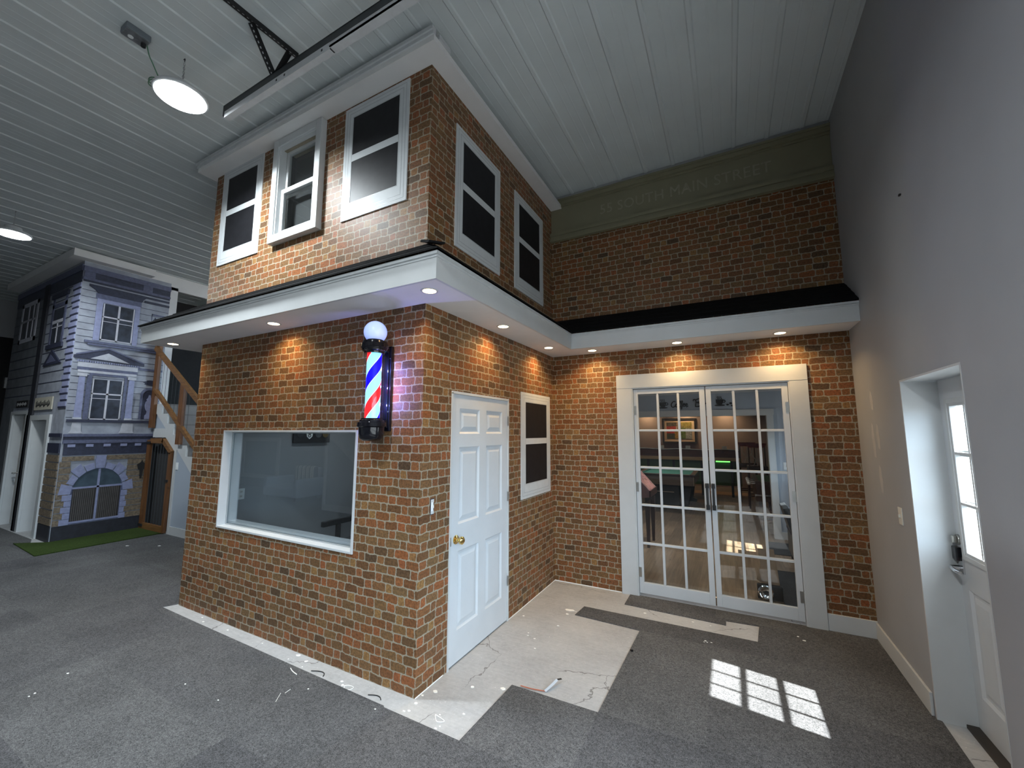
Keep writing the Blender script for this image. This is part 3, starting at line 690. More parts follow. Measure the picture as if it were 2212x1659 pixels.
# pale patched strips of filler on the wall
for i, (y0, z0, h) in enumerate(((2.02, 1.55, 0.28), (1.90, 1.62, 0.20), (1.98, 1.93, 0.16), (1.93, 1.28, 0.22))):
    m = MB().prism([(y0, z0), (y0 + 0.045, z0 + 0.01), (y0 + 0.065, z0 + h * 0.6), (y0 + 0.04, z0 + h), (y0 + 0.010, z0 + h * 0.9), (y0 - 0.012, z0 + h * 0.4)], 'x', W - 0.0008, W)
    o = m.build('filler_patch', plain('wall_filler', (0.43, 0.42, 0.41), 0.7)); tag(o, ['pale filler streak on the grey wall, the one nearest the back corner', 'pale filler streak on the grey wall right of the corner streak', 'short pale filler streak, highest on the grey wall', 'pale filler streak on the grey wall, lowest of the four'][i], 'filler', 'filler streaks on the grey wall')
r = sroot('door_4', 'white exterior door with glazed light, lever handle and keypad in the grey wall', 'door', (RX, 1.38, 0))
LY0, LY1, LZ0, LZ1 = 0.70, 1.23, 1.03, 1.925
bp_ = [(0.66, 0.93, 0.22, 0.82), (1.02, 1.27, 0.22, 0.82)]
struct('slab', holed('x', DY0 + 0.012, DY1 - 0.012, 0.02, DZ - 0.014, RX, RX + 0.04, [(LY0, LY1, LZ0, LZ1)] + bp_), M['door_white'], r)
struct('core', MB().box(RX + 0.016, RX + 0.03, DY0 + 0.02, DY1 - 0.02, 0.05, 0.9), M['door_white'], r)
raised_panels('x', bp_, RX, -1, M['door_white'], r)
lf = MB().frame('x', LY0 - 0.035, LY1 + 0.035, LZ0 - 0.035, LZ1 + 0.035, 0.030, RX - 0.014, RX).frame('x', LY0 - 0.008, LY1 + 0.008, LZ0 - 0.008, LZ1 + 0.008, 0.022, RX - 0.008, RX + 0.03)
struct('light_frame', lf, M['white'], r, bevel=0.003)
gr = MB(); gy, gz = (LY1 - LY0) / 3, (LZ1 - LZ0) / 3
for i in (1, 2):
    gr.rect('x', LY0 + gy * i - 0.009, LY0 + gy * i + 0.009, LZ0, LZ1, RX - 0.002, RX + 0.008); gr.rect('x', LY0, LY1, LZ0 + gz * i - 0.018, LZ0 + gz * i + 0.018, RX + 0.018, RX + 0.022)
    gr.rect('x', LY0, LY1, LZ0 + gz * i - 0.007, LZ0 + gz * i + 0.007, RX - 0.006, RX + 0.008)
struct('grille', gr, M['white'], r)
struct('pane', MB().rect('x', LY0, LY1, LZ0, LZ1, RX + 0.012, RX + 0.016), M['glass'], r)
struct('lever', MB().tube(smooth_path([(RX - 0.05, 1.318, 0.93), (RX - 0.055, 1.30, 0.93), (RX - 0.06, 1.24, 0.928), (RX - 0.052, 1.205, 0.925)], 6), 0.011, 10).tube([(RX, 1.318, 0.93), (RX - 0.055, 1.318, 0.93)], 0.014, 12).box(RX - 0.008, RX, 1.285, 1.35, 0.90, 1.00), M['chrome'], r, smooth=True)
struct('keypad', MB().box(RX - 0.032, RX, 1.288, 1.346, 0.975, 1.055), M['black_gloss'], r, bevel=0.006)
struct('deadbolt', MB().disc((RX, 1.318, 1.098), 0.03, -0.012, 'x', 24).box(RX - 0.035, RX - 0.012, 1.310, 1.326, 1.075, 1.118), M['nickel'], r, bevel=0.003)
struct('threshold', MB().box(RX - 0.055, RX + 0.05, DY0 + 0.012, DY1 - 0.012, 0.0, 0.02), plain('bronze_threshold', (0.05, 0.04, 0.032), 0.5, 0.4), r)
# glazed roll-up door added out of view along this wall, to fill the hall with daylight
GD = (-4.40, -0.35, 0.0, 2.35)
r = sroot('door_7', 'added wide glazed roll up door beside the viewer, letting in fill daylight', 'door', (W, -2.6, 0))
gd = MB().frame('x', GD[0], GD[1], GD[2], GD[3], 0.07, W + 0.10, W + 0.15).rect('x', GD[0] + 0.07, GD[1] - 0.07, 0.07, 0.60, W + 0.11, W + 0.14)
for k in range(1, 4): gd.rect('x', GD[0] + 0.07, GD[1] - 0.07, 0.60 + 0.42 * k - 0.03, 0.60 + 0.42 * k + 0.03, W + 0.10, W + 0.15)
for k in range(1, 4): gd.rect('x', GD[0] + 1.0125 * k - 0.03, GD[0] + 1.0125 * k + 0.03, 0.60, GD[3] - 0.07, W + 0.105, W + 0.145)
struct('frame', gd, M['door_white'], r)
for k in range(4):
    for j in range(4): struct('pane', MB().rect('x', GD[0] + 1.0125 * k + 0.03, GD[0] + 1.0125 * k + 0.98, 0.63 + 0.42 * j, 0.60 + 0.42 * j + 0.39, W + 0.123, W + 0.127), M['glass'], r)

# ------------------------------------------------------------------ ceiling fixtures
def high_bay(x, y, label, lit=True, power=96):
    t = thing('high_bay_light', label, 'light', (x, y, 4.47), 'round high bay lights on the ceiling')
    MB().lathe([(0.172, 4.466), (0.182, 4.470), (0.186, 4.480), (0.176, 4.500), (0.120, 4.515), (0.085, 4.530), (0.080, 4.575), (0.03, 4.585), (0.002, 4.585)], (x, y, 0), 'z', 40).build('housing', M['zinc_light'], t, True)
    MB().disc((x, y, 4.464), 0.170, 0.004, 'z', 40).build('lens', M['cool_lens'], t)
    ch = MB(); zc = 4.585; i = 0
    while zc < ZC - 0.03:
        a = PI / 2 * (i % 2); pts = [(x + 0.006 * math.cos(q) * math.cos(a), y + 0.006 * math.cos(q) * math.sin(a), zc + 0.011 + 0.013 * math.sin(q)) for q in [2 * PI * k / 8 for k in range(9)]]
        ch.tube(pts, 0.0022, 5); zc += 0.019; i += 1
    ch.build('chain', M['zinc'], t); MB().tube([(x, y, ZC - 0.03), (x, y, ZC), (x - 0.02, y, ZC)], 0.004).build('hook', M['steel_dark'], t)
    area('lamp', (x, y, 4.461), 0.33, power, (0.88, 0.96, 1.0), 165, parent=t)
    return t
hb = high_bay(-1.89, -0.866, 'lit round high bay lamp on a chain, nearest the brick shop')
gcol = plain('green_cord', (0.10, 0.22, 0.14), 0.5)
loop = [(-1.955, -1.07, 4.70), (-1.93, -1.05, 4.63), (-1.95, -0.995, 4.555)]
for k in range(13):
    a = 2 * PI * k / 6.0; loop.append((-2.01 + 0.055 * math.cos(a + 0.6), -1.00 + 0.035 * math.sin(a + 0.6), 4.545 + 0.012 * math.sin(a * 0.5)))
loop += [(-1.95, -0.96, 4.56), (-1.90, -0.90, 4.60), (-1.89, -0.866, 4.58)]
MB().tube(smooth_path([(-1.955, -1.095, 4.79)] + loop, 6), 0.0045, 7).build('power_cord', gcol, hb, True)
t = thing('ceiling_outlet_box', 'grey outlet box on the ceiling feeding the nearest high bay lamp', 'outlet box', (-1.95, -1.16, ZC))
MB().box(-2.005, -1.895, -1.235, -1.085, ZC - 0.055, ZC - 0.004).build('box', plain('grey_box', (0.16, 0.18, 0.20), 0.5), t, bevel=0.006)
MB().box(-2.0, -1.9, -1.23, -1.09, ZC - 0.060, ZC - 0.055).build('cover_plate', M['zinc'], t)
MB().disc((-1.965, -1.185, ZC - 0.064), 0.017, 0.004, 'z', 18).build('socket', M['plate_white'], t)
MB().disc((-1.955, -1.11, ZC - 0.085), 0.016, 0.026, 'z', 16).build('plug', M['black_matt'], t)
high_bay(-6.72, -0.79, 'lit round high bay lamp at the far left, before the printed facade', power=55)
high_bay(0.75, -3.2, 'added round high bay fill lamp overhead behind the viewer', power=100)  # unseen lamp added to brighten floor, door face and right wall
high_bay(-1.0, -7.6, 'added round high bay fill lamp far behind the viewer over the hall', power=30)  # another unseen lamp, added as weak fill from the rear
high_bay(-6.2, -5.6, 'added round high bay fill lamp behind the viewer on the left of the hall', power=30)  # added out of view to fill the left of the hall
# perforated angle brackets and door rail
t = thing('garage_door_track', 'long dark steel door track hung beside the upper eave', 'track', (-0.8, -0.58, 4.50))
tr = MB().box(-1.80, 0.75, -0.600, -0.592, 4.470, 4.560).box(-1.80, 0.75, -0.600, -0.545, 4.552, 4.560).box(-1.80, 0.75, -0.600, -0.548, 4.462, 4.470).box(-1.80, 0.75, -0.553, -0.545, 4.530, 4.560)
tr.build('channel', M['steel_dark'], t)
MB().box(-1.76, -0.42, -0.606, -0.600, 4.436, 4.486).box(-1.76, -0.42, -0.606, -0.560, 4.430, 4.436).box(-0.42, 0.75, -0.606, -0.600, 4.450, 4.484).box(-0.42, 0.75, -0.606, -0.545, 4.450, 4.4615).build('lip', M['zinc_light'], t)
for xx in (-0.50, -0.93, -1.03): MB().box(xx - 0.008, xx + 0.008, -0.6068, -0.606, 4.452, 4.470).build('slot', M['black_matt'], t)
def perforated(p0, p1, w, parent):
    """L section strip punched with pairs of slots"""
    p0, p1 = Vector(p0), Vector(p1); d = (p1 - p0); ln = d.length; d.normalize()
    m = MB().bar(p0, p1, w, 0.004).bar(p0 + d.cross(Vector((0, 0, 1))).normalized() * w / 2, p1 + d.cross(Vector((0, 0, 1))).normalized() * w / 2, 0.004, w)
    o = m.build('angle', M['black_matt'], parent)
    h = MB(); n = int(ln / 0.032)
    for i in range(n):
        c = p0 + d * (0.016 + i * 0.032)
        h.bar(c - d * 0.007 + Vector((0, 0, -0.0026)), c + d * 0.007 + Vector((0, 0, -0.0026)), 0.009, 0.001)
    h.build('punched_slots', M['zinc_light'], o)
    return o
t = thing('angle_bracket', 'black perforated steel angle bracket bracing the door track', 'bracket', (-1.05, -0.6, 4.75))
perforated((-1.095, -1.45, 4.80), (-1.035, -0.455, 4.80), 0.042, t)
perforated((-1.075, -0.80, 4.795), (-1.135, -0.576, 4.568), 0.040, t)
perforated((-1.05, -0.52, 4.795), (-1.12, -0.572, 4.570), 0.040, t)

# ------------------------------------------------------------------ far left building with printed facade
FX, FY = -7.68, 0.19
LW0 = -11.15
RD = (-9.17, -8.385, 0.0, 1.95); LD = (-10.33, -9.52, 0.0, 2.07)
stone_l = plain('printed_pale_stucco', (0.29, 0.31, 0.36), 0.5, var=0.22, scale=6)
struct('wall_mural_side', MB().box(FX - 0.08, FX, FY, 1.425, 0.0, 4.66), stone_l)
struct('wall_mural_front', holed('y', LW0, FX - 0.08, 0.0, 4.66, FY, FY + 0.08, [RD, LD]), stone_l)
struct('wall_landing', MB().box(FX - 0.08, FX, 1.425, 1.545, 0.0, 4.60).box(FX - 0.08, FX, 1.425, 6.0, 4.54, ZC).box(FX - 0.081, FX - 0.001, 0.19, 1.425, 4.66, ZC), M['white_low'])
struct('trim_6', MB().box(LW0, FX + 0.17, FY - 0.18, FY + 0.0, 4.665, ZC - 0.03).box(FX, FX + 0.17, FY, 1.10, 4.665, ZC - 0.03), M['white_low'])
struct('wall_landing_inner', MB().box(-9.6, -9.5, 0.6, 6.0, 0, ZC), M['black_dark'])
bl_d = plain('printed_dark_blue', (0.028, 0.032, 0.060), 0.5, var=0.25, scale=25)
bl_m = plain('printed_mid_blue', (0.095, 0.105, 0.175), 0.5, var=0.2, scale=25)
bl_l = plain('printed_light_blue', (0.25, 0.27, 0.42), 0.5, var=0.12, scale=20)
st_l = plain('printed_white_stone', (0.44, 0.45, 0.50), 0.5, var=0.12, scale=14)
gls = plain('printed_window_glass', (0.028, 0.034, 0.05), 0.35, var=0.5, scale=9)
gls2 = plain('printed_teal_glass', (0.05, 0.075, 0.10), 0.35, var=0.3, scale=7)
lvr = plain('printed_louvre_brown', (0.030, 0.024, 0.022), 0.5, var=0.3)
rst = plain('printed_rustic_stone', (0.17, 0.13, 0.09), 0.6, var=0.5, scale=30, bump=0.3, bscale=60)
blk = plain('printed_black_plinth', (0.016, 0.017, 0.025), 0.6, var=0.3)
frm = plain('printed_window_frame', (0.50, 0.50, 0.56), 0.5)
ft = thing('facade_mural', 'blue tinted printed facade with pediment window and arch facing the brick shop', 'mural', (FX, 0.8, 0))
EACH = ('pilaster', 'pedestal', 'frieze_block', 'relief_ornament', 'hood', 'window_hood', 'niche_arch_pier', 'upper_surround', 'quoin')
def F(name, polys, mat, e0, e1, par=ft):
    if name in EACH and len(polys) > 1:
        for p in polys: o_ = F(name, [p], mat, e0, e1, par)
        return o_
    m = MB()
    for p in polys:
        if len(p) == 4 and not isinstance(p[0], (tuple, list)): p = [(p[0], p[2]), (p[1], p[2]), (p[1], p[3]), (p[0], p[3])]
        m.prism(p, 'x', FX + e0, FX + e1)
    return m.build(name, mat, par)
F('stucco_joints', [(0.20, 1.42, z, z + 0.008) for z in [1.98 + 0.115 * k for k in range(20)]], bl_d, 0.0, 0.003)
F('cornice', [(0.19, 1.424, 4.49, 4.58), (0.19, 1.424, 4.34, 4.38)], bl_m, 0.0, 0.020)
F('frieze', [(0.20, 1.42, 4.38, 4.49), (0.20, 1.42, 4.31, 4.34), (0.28, 1.42, 4.245, 4.285)], bl_d, 0.0, 0.008)
F('frieze_block', [(0.20, 0.34, 4.375, 4.49), (1.0, 1.14, 4.375, 4.49)], bl_m, 0.008, 0.014)
F('window_hood', [[(0.29, 4.245), (1.06, 4.245), (1.02, 4.20), (1.0, 4.15), (0.40, 4.15), (0.36, 4.20)], (1.04, 1.42, 4.16, 4.20)], bl_d, 0.0, 0.022)
F('hood_frieze', [(0.38, 1.0, 4.06, 4.15)], bl_m, 0.0, 0.012)
F('upper_surround', [(0.40, 0.48, 3.32, 4.06), (0.92, 0.99, 3.32, 4.06), (0.48, 0.92, 4.0, 4.06)], bl_l, 0.0, 0.012)
def fac_window(a0, a1, b0, b1):
    w = F('printed_window', [(a0, a1, b0, b1)], gls, 0.0, 0.004)
    am = (a0 + a1) / 2; bm_ = b0 + (b1 - b0) * 0.64
    F('sash_bars', [(am - 0.014, am + 0.014, b0, b1), (a0, a1, bm_ - 0.012, bm_ + 0.012), (a0, a0 + 0.016, b0, b1), (a1 - 0.016, a1, b0, b1), (a0, a1, b0, b0 + 0.018), (a0, am, bm_ - 0.085, bm_ - 0.075), (am, a1, bm_ - 0.085, bm_ - 0.075)], frm, 0.004, 0.008, w)
fac_window(0.49, 0.915, 3.34, 3.99)
F('sill', [(0.30, 1.34, 3.265, 3.305), (0.34, 1.34, 3.225, 3.255)], bl_m, 0.0, 0.025)
F('relief_panel', [(1.17, 1.18, 3.55, 3.98), (1.17, 1.42, 3.95, 3.98), (1.17, 1.42, 3.55, 3.56)], bl_m, 0.0, 0.008)
F('relief_ornament', [[(1.24 + 0.05 * math.cos(a) * (1 + 0.4 * math.sin(5 * a)), 3.80 + 0.10 * math.sin(a) * (1 + 0.4 * math.cos(3 * a))) for a in [2 * PI * k / 20 for k in range(20)]],
                      [(1.35 + 0.05 * math.cos(a) * (1 + 0.4 * math.sin(4 * a)), 3.74 + 0.08 * math.sin(a)) for a in [2 * PI * k / 20 for k in range(20)]]], bl_d, 0.0, 0.006)
pd = F('pediment', [[(0.20, 2.985), (1.13, 2.955), (1.13, 3.0), (0.62, 3.20), (0.20, 3.03)]], bl_d, 0.0, 0.026)
F('raking_cornice', [[(0.22, 3.03), (0.62, 3.185), (1.11, 2.995), (1.11, 3.02), (0.62, 3.21), (0.22, 3.055)]], bl_m, 0.026, 0.034, pd)
F('tympanum', [[(0.40, 2.995), (0.92, 2.975), (0.62, 3.115)]], st_l, 0.026, 0.029, pd)
F('dentils', [(0.25 + 0.03 * k, 0.268 + 0.03 * k, 2.925, 2.955) for k in range(28)], bl_l, 0.0, 0.018)
F('entablature', [(0.26, 1.05, 2.84, 2.92), (0.27, 1.04, 2.75, 2.79)], st_l, 0.0, 0.012)
F('architrave', [(0.26, 1.05, 2.79, 2.84), (0.42, 0.90, 2.71, 2.75), (1.05, 1.42, 2.88, 2.92)], bl_m, 0.0, 0.010)
for a0 in (0.285, 0.935):
    c = F('column', [[(a0, 1.98), (a0 + 0.09, 1.98), (a0 + 0.082, 2.68), (a0 + 0.008, 2.68)]], bl_l, 0.0, 0.022)
    F('capital', [(a0 - 0.012, a0 + 0.102, 2.68, 2.735)], st_l, 0.0, 0.028, c); F('column_base', [(a0 - 0.01, a0 + 0.10, 1.955, 1.985)], st_l, 0.0, 0.028, c)
F('pilaster', [(0.395, 0.455, 1.96, 2.71), (0.885, 0.92, 1.96, 2.71)], bl_m, 0.0, 0.014)
fac_window(0.47, 0.87, 1.955, 2.645)
F('niche', [[(1.17, 1.975)] + [(1.265 + 0.095 * math.cos(a), 2.42 + 0.10 * math.sin(a)) for a in [PI - PI * k / 10 for k in range(11)]] + [(1.36, 1.975)]], bl_d, 0.0, 0.006)
F('niche_arch', [[(1.265 + rr * math.cos(a), 2.42 + rr * 1.05 * math.sin(a)) for rr, rng in ((0.14, range(11)), (0.10, range(10, -1, -1))) for a in [PI - PI * k / 10 for k in rng]], (1.13, 1.165, 1.975, 2.42), (1.365, 1.40, 1.975, 2.42)], bl_m, 0.0, 0.012)
F('garland', [[(1.27 + 0.11 * math.cos(a) * (1 + 0.2 * math.sin(7 * a)), 2.66 + 0.05 * math.sin(a)) for a in [2 * PI * k / 28 for k in range(28)]]], bl_d, 0.0, 0.010)
prof_u = [(0.05, 1.98), (0.05, 2.05), (0.03, 2.07), (0.022, 2.12), (0.05, 2.17), (0.062, 2.24), (0.05, 2.30), (0.032, 2.32), (0.042, 2.35), (0.02, 2.38), (0.012, 2.43)]
F('urn', [[(1.265 - a, b) for a, b in prof_u] + [(1.265 + a, b) for a, b in reversed(prof_u)]], bl_l, 0.006, 0.016)
F('ledge', [(0.21, 1.40, 1.905, 1.95)], bl_d, 0.0, 0.024)
F('pedestal', [[(0.25, 1.72), (0.42, 1.72), (0.395, 1.76), (0.385, 1.90), (0.28, 1.90), (0.27, 1.76)], [(0.88, 1.72), (1.09, 1.72), (1.07, 1.76), (1.06, 1.90), (0.91, 1.90), (0.90, 1.76)]], st_l, 0.0, 0.014)
F('belt_cornice', [(0.20, 1.41, 1.665, 1.71), (0.20, 1.41, 1.555, 1.61)], bl_m, 0.0, 0.028)
F('belt_shadow', [(0.20, 1.41, 1.61, 1.665), (0.22, 1.41, 1.36, 1.555)], bl_d, 0.0, 0.014)
for yy in (0.31, 0.53, 0.75, 0.97, 1.17, 1.36): F('modillion', [(yy - 0.05, yy + 0.04, 1.495, 1.54)], bl_l, 0.014, 0.024)
rs = []
for k in range(10):
    z = 0.24 + 0.103 * k; rs += [(0.20, 0.335 - 0.01 * (k % 2), z, z + 0.09), (1.05, 1.42, z, z + 0.09)]
rs += [(0.22, 0.60, 1.265, 1.34), (0.74, 1.42, 1.265, 1.34)]
F('rusticated_stone', rs, rst, 0.0, 0.016)
ac, az, rin, rout = 0.69, 0.72, 0.33, 0.47
ar = []
for k in range(9):
    a0, a1 = PI * (k + 0.06) / 9, PI * (k + 0.94) / 9; ro = rout if k % 2 == 0 else rout - 0.05
    ar.append([(ac + rin * math.cos(a0), az + rin * 1.25 * math.sin(a0)), (ac + ro * math.cos(a0), az + ro * 1.22 * math.sin(a0)), (ac + ro * math.cos(a1), az + ro * 1.22 * math.sin(a1)), (ac + rin * math.cos(a1), az + rin * 1.25 * math.sin(a1))])
for k in range(5):
    w_ = 0.09 if k % 2 == 0 else 0.06; z = 0.24 + 0.097 * k
    ar += [(ac - rin - w_, ac - rin + 0.02, z, z + 0.09), (ac + rin - 0.02, ac + rin + w_ * 0.7, z, z + 0.09)]
F('arch_stone', ar, bl_l, 0.0, 0.022)
F('arch_soffit', [[(ac + rin * math.cos(a), az + rin * 1.25 * math.sin(a)) for a in [PI * k / 20 for k in range(21)]] + [(ac - rin, 0.24), (ac + rin, 0.24)]], bl_m, 0.0, 0.006)
F('keystone', [[(0.645, 1.13), (0.735, 1.13), (0.755, 1.345), (0.625, 1.345)]], bl_l, 0.0, 0.030)
w = F('arch_window', [[(ac + 0.30 * math.cos(a), 0.82 + 0.30 * math.sin(a)) for a in [PI * k / 20 for k in range(21)]]], gls2, 0.006, 0.009)
F('louvre', [(0.39, 0.675, 0.28, 0.81), (0.705, 0.99, 0.28, 0.81)], lvr, 0.006, 0.009, w)
F('louvre_slats', [(0.40 + 0.024 * k, 0.409 + 0.024 * k, 0.29, 0.80) for k in range(11)] + [(0.715 + 0.024 * k, 0.724 + 0.024 * k, 0.29, 0.80) for k in range(11)], plain('printed_slat_grey', (0.10, 0.09, 0.085), 0.5), 0.009, 0.012, w)
F('sash_bars', [(0.675, 0.705, 0.28, 1.12), (0.375, 1.005, 0.805, 0.835), (0.36, 1.0, 0.255, 0.285)], bl_l, 0.009, 0.014, w)
F('plinth', [(0.20, 1.42, 0.0, 0.235)], blk, 0.0, 0.010)
lm = F('printed_lantern', [[(1.205, 1.06), (1.295, 1.06), (1.315, 1.15), (1.29, 1.17), (1.26, 1.20), (1.255, 1.23), (1.245, 1.23), (1.24, 1.20), (1.21, 1.17), (1.185, 1.15)], [(1.24, 0.90), (1.26, 0.90), (1.275, 1.06), (1.225, 1.06)]], M['black_matt'], 0.0, 0.03)

# left facing part of the mural
fs = thing('facade_mural', 'shadowed left half of the printed facade with dark downpipe and two doorways', 'mural', (-9.4, FY, 0))
def G(name, polys, mat, e0, e1, par=fs):
    if name in EACH and len(polys) > 1:
        for p in polys: o_ = G(name, [p], mat, e0, e1, par)
        return o_
    m = MB()
    for p in polys:
        if len(p) == 4 and not isinstance(p[0], (tuple, list)): p = [(p[0], p[2]), (p[1], p[2]), (p[1], p[3]), (p[0], p[3])]
        m.prism(p, 'y', FY - e1, FY - e0)
    return m.build(name, mat, par)
dk_l = plain('shaded_stucco_print', (0.13, 0.14, 0.155), 0.6, var=0.2, scale=6)  # darker copy of the stucco, painting the light's falloff toward the far left
G('shaded_stucco', [(LW0 + 0.0, -9.45, 2.2, 4.30), (LW0, LD[0] - 0.11, 0.0, 2.2)], dk_l, 0.0, 0.002)
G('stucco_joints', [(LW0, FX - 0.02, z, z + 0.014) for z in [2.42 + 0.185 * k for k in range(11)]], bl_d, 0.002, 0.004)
G('cornice', [(LW0, FX, 4.49, 4.60)], bl_m, 0.0, 0.022)
G('frieze', [(LW0, FX, 4.30, 4.49)], bl_d, 0.0, 0.010)
G('downpipe', [(-9.42, -9.20, 2.05, 4.5), (-9.47, -9.27, 0.0, 2.05)], blk, 0.002, 0.03)
w = G('printed_window', [(-10.72, -9.80, 3.56, 4.29)], gls, 0.0, 0.005)
G('sash_bars', [(-10.75, -10.66, 3.5, 4.32), (-9.86, -9.76, 3.5, 4.32), (-10.75, -9.76, 3.5, 3.58), (-10.75, -9.76, 4.24, 4.32), (-10.33, -10.28, 3.56, 4.29), (-10.05, -10.0, 3.56, 4.29), (-10.72, -9.8, 3.92, 3.96)], frm, 0.005, 0.012, w)
w = G('printed_window', [(-8.86, -8.33, 3.32, 3.95)], gls, 0.0, 0.005)
G('surround', [(-8.95, -8.86, 3.30, 4.22), (-8.33, -8.25, 3.30, 4.22), (-8.95, -8.25, 3.98, 4.05)], bl_m, 0.0, 0.010, w)
G('hood', [(-9.0, -8.2, 4.16, 4.24), (-9.0, -8.2, 3.22, 3.30)], bl_d, 0.0, 0.025, w)
G('sash_bars', [(-8.61, -8.57, 3.32, 3.70), (-8.86, -8.33, 3.68, 3.74), (-8.86, -8.33, 3.60, 3.62)], frm, 0.005, 0.010, w)
G('small_pediment', [[(-9.04, 2.92), (-8.17, 2.93), (-8.67, 3.20)]], bl_d, 0.0, 0.02)
G('small_tympanum', [[(-8.86, 2.96), (-8.38, 2.97), (-8.66, 3.11)]], bl_m, 0.02, 0.023)
q = []; ql = []
for k in range(19):
    z = 2.14 + 0.113 * k; x1 = -8.02 if k % 2 == 0 else -7.95
    q.append((x1, FX - 0.0, z, z + 0.028)); ql.append((x1, FX, z + 0.028, z + 0.105))
G('quoin_shadow', q, bl_d, 0.0, 0.012); G('quoin', ql, bl_l, 0.0, 0.014)
q = [(-8.22, FX, 0.26 + 0.125 * k, 0.26 + 0.125 * k + 0.105) for k in range(9)]
G('rusticated_stone', q, rst, 0.0, 0.016); G('plinth', [(-8.22, FX, 0.0, 0.25)], blk, 0.0, 0.014)
G('belt_cornice', [(-8.22, FX, 1.66, 1.72), (-8.22, FX, 1.40, 1.56)], bl_d, 0.0, 0.020)
for n, (o, lab, zt) in enumerate(((RD, 'open white doorway in the printed facade, nearer its corner', 2.04), (LD, 'white doorway with brown grey door at the far left of the printed facade', 2.13))):
    r = sroot('door_%d' % (5 + n), lab, 'door', (o[0], FY, 0))
    x0, x1 = o[0] - 0.11, o[1] + 0.13
    struct('casing', MB().box(x0, o[0], FY - 0.03, FY, 0, zt).box(o[1], x1, FY - 0.03, FY, 0, zt).box(o[0], o[1], FY - 0.03, FY, o[3], zt), M['white'], r)
    struct('jamb', MB().box(o[0] - 0.01, o[0] + 0.01, FY, FY + (0.75 if n == 0 else 0.35), 0, o[3]).box(o[1] - 0.01, o[1] + 0.01, FY, FY + 0.75, 0, o[3]).box(o[0], o[1], FY, FY + 0.75, o[3] - 0.01, o[3] + 0.01), M['white'], r)
    if n == 1:
        pp = [(-10.22, -9.97, 0.25, 0.85), (-9.88, -9.63, 0.25, 0.85), (-10.22, -9.97, 1.0, 1.85), (-9.88, -9.63, 1.0, 1.85)]
        struct('slab', holed('y', o[0] + 0.01, o[1] - 0.01, 0.02, o[3] - 0.01, FY + 0.12, FY + 0.16, pp), plain('dim_door_paint', (0.40, 0.38, 0.35), 0.5), r)
        struct('core', MB().box(o[0] + 0.02, o[1] - 0.02, FY + 0.135, FY + 0.15, 0.03, o[3] - 0.02), plain('dim_door_paint', (0.40, 0.38, 0.35), 0.5), r)
        raised_panels('y', pp, FY + 0.12, -1, plain('dim_door_paint', (0.4, 0.38, 0.35), 0.5), r)
        struct('lever', MB().tube([(-10.22, FY + 0.12, 0.96), (-10.22, FY + 0.05, 0.96), (-10.10, FY + 0.045, 0.96)], 0.013), M['nickel'], r)
    else:
        struct('end_panel', MB().box(o[0], o[1], FY + 0.75, FY + 0.77, 0, o[3]), plain('tan_passage_panel', (0.42, 0.36, 0.30), 0.6), r)
for x0, x1, z0, z1, mt, ms, lab in ((-9.18, -8.29, 2.13, 2.35, plain('cream_sign', (0.48, 0.45, 0.37), 0.5), M['black_matt'], 'cream shop sign with dark script above the open white doorway'),
                                    (-10.24, -9.56, 2.20, 2.33, M['black_matt'], plain('dim_sign_text', (0.18, 0.18, 0.18), 0.5), 'small black sign above the far left doorway')):
    t = thing('door_sign', lab, 'sign', ((x0 + x1) / 2, FY, z0))
    MB().box(x0, x1, FY - 0.018, FY - 0.004, z0, z1).build('board', mt, t)
    m = MB(); n = 13; pts = []
    w_, h_ = x1 - x0, z1 - z0
    for k in range(150):
        f = k / 149.0; pts.append((x0 + w_ * (0.10 + 0.80 * f + 0.012 * math.cos(f * 92)), FY - 0.020, z0 + h_ * (0.48 + 0.12 * math.sin(f * 92) + 0.16 * max(0, math.sin(f * 23)) * math.sin(f * 92))))
    m.tube(pts, 0.0045, 5).build('lettering', ms, t)
t = thing('wall_pipe', 'thin grey pipe on the dark wall at the far left edge', 'pipe', (-12.9, 0.55, 0))
MB().tube([(-12.95, 0.55, 0.0), (-12.95, 0.55, 2.9)], 0.03, 10).build('pipe', M['zinc'], t); MB().box(-13.0, -12.9, 0.48, 0.62, 2.75, 3.0).build('clamp', M['zinc'], t)

# ------------------------------------------------------------------ staircase with gate beside the facade
SY = 1.36
st = thing('staircase', 'white zigzag stringer staircase with grey side panel rising beside the printed facade', 'staircase', (-6.8, SY, 0))
run, rise, xs0, zs0 = 0.2505, 0.188, -7.32, 2.265
zig = [(-7.59, zs0), (xs0, zs0)]
low_ = []
n = 12
for i in range(n):
    x = xs0 + run * i; z = zs0 - rise * (i + 1); zig += [(x, max(z, 0.0)), (x + run, max(z, 0.0))]
xe = zig[-1][0]
low = [(xe, 0.0), (xe - 0.35, 0.0)] + [(-6.13, 1.08), (-6.66, 1.46), (-7.10, 1.80), (-7.56, 2.11)]
MB().prism(zig + low, 'y', SY - 0.022, SY + 0.012).build('stringer', M['white'], st)
tr = MB()
for i in range(-1, n):
    x = xs0 + run * i; z = zs0 - rise * (i + 1)
    if z <= 0.01: break
    tr.box(x + 0.0, x + run + 0.02, SY + 0.012, 2.35, z - 0.03, z)
tr.build('treads', plain('tread_grey', (0.13, 0.125, 0.12), 0.7), st)
rs_ = MB()
for i in range(n - 1):
    x = xs0 + run * i; z = zs0 - rise * (i + 1)
    if z <= 0.01: break
    rs_.box(x, x + 0.018, SY + 0.012, 2.35, max(z, 0), z + rise - 0.03)
rs_.build('risers', plain('riser_grey', (0.16, 0.155, 0.15), 0.6), st)
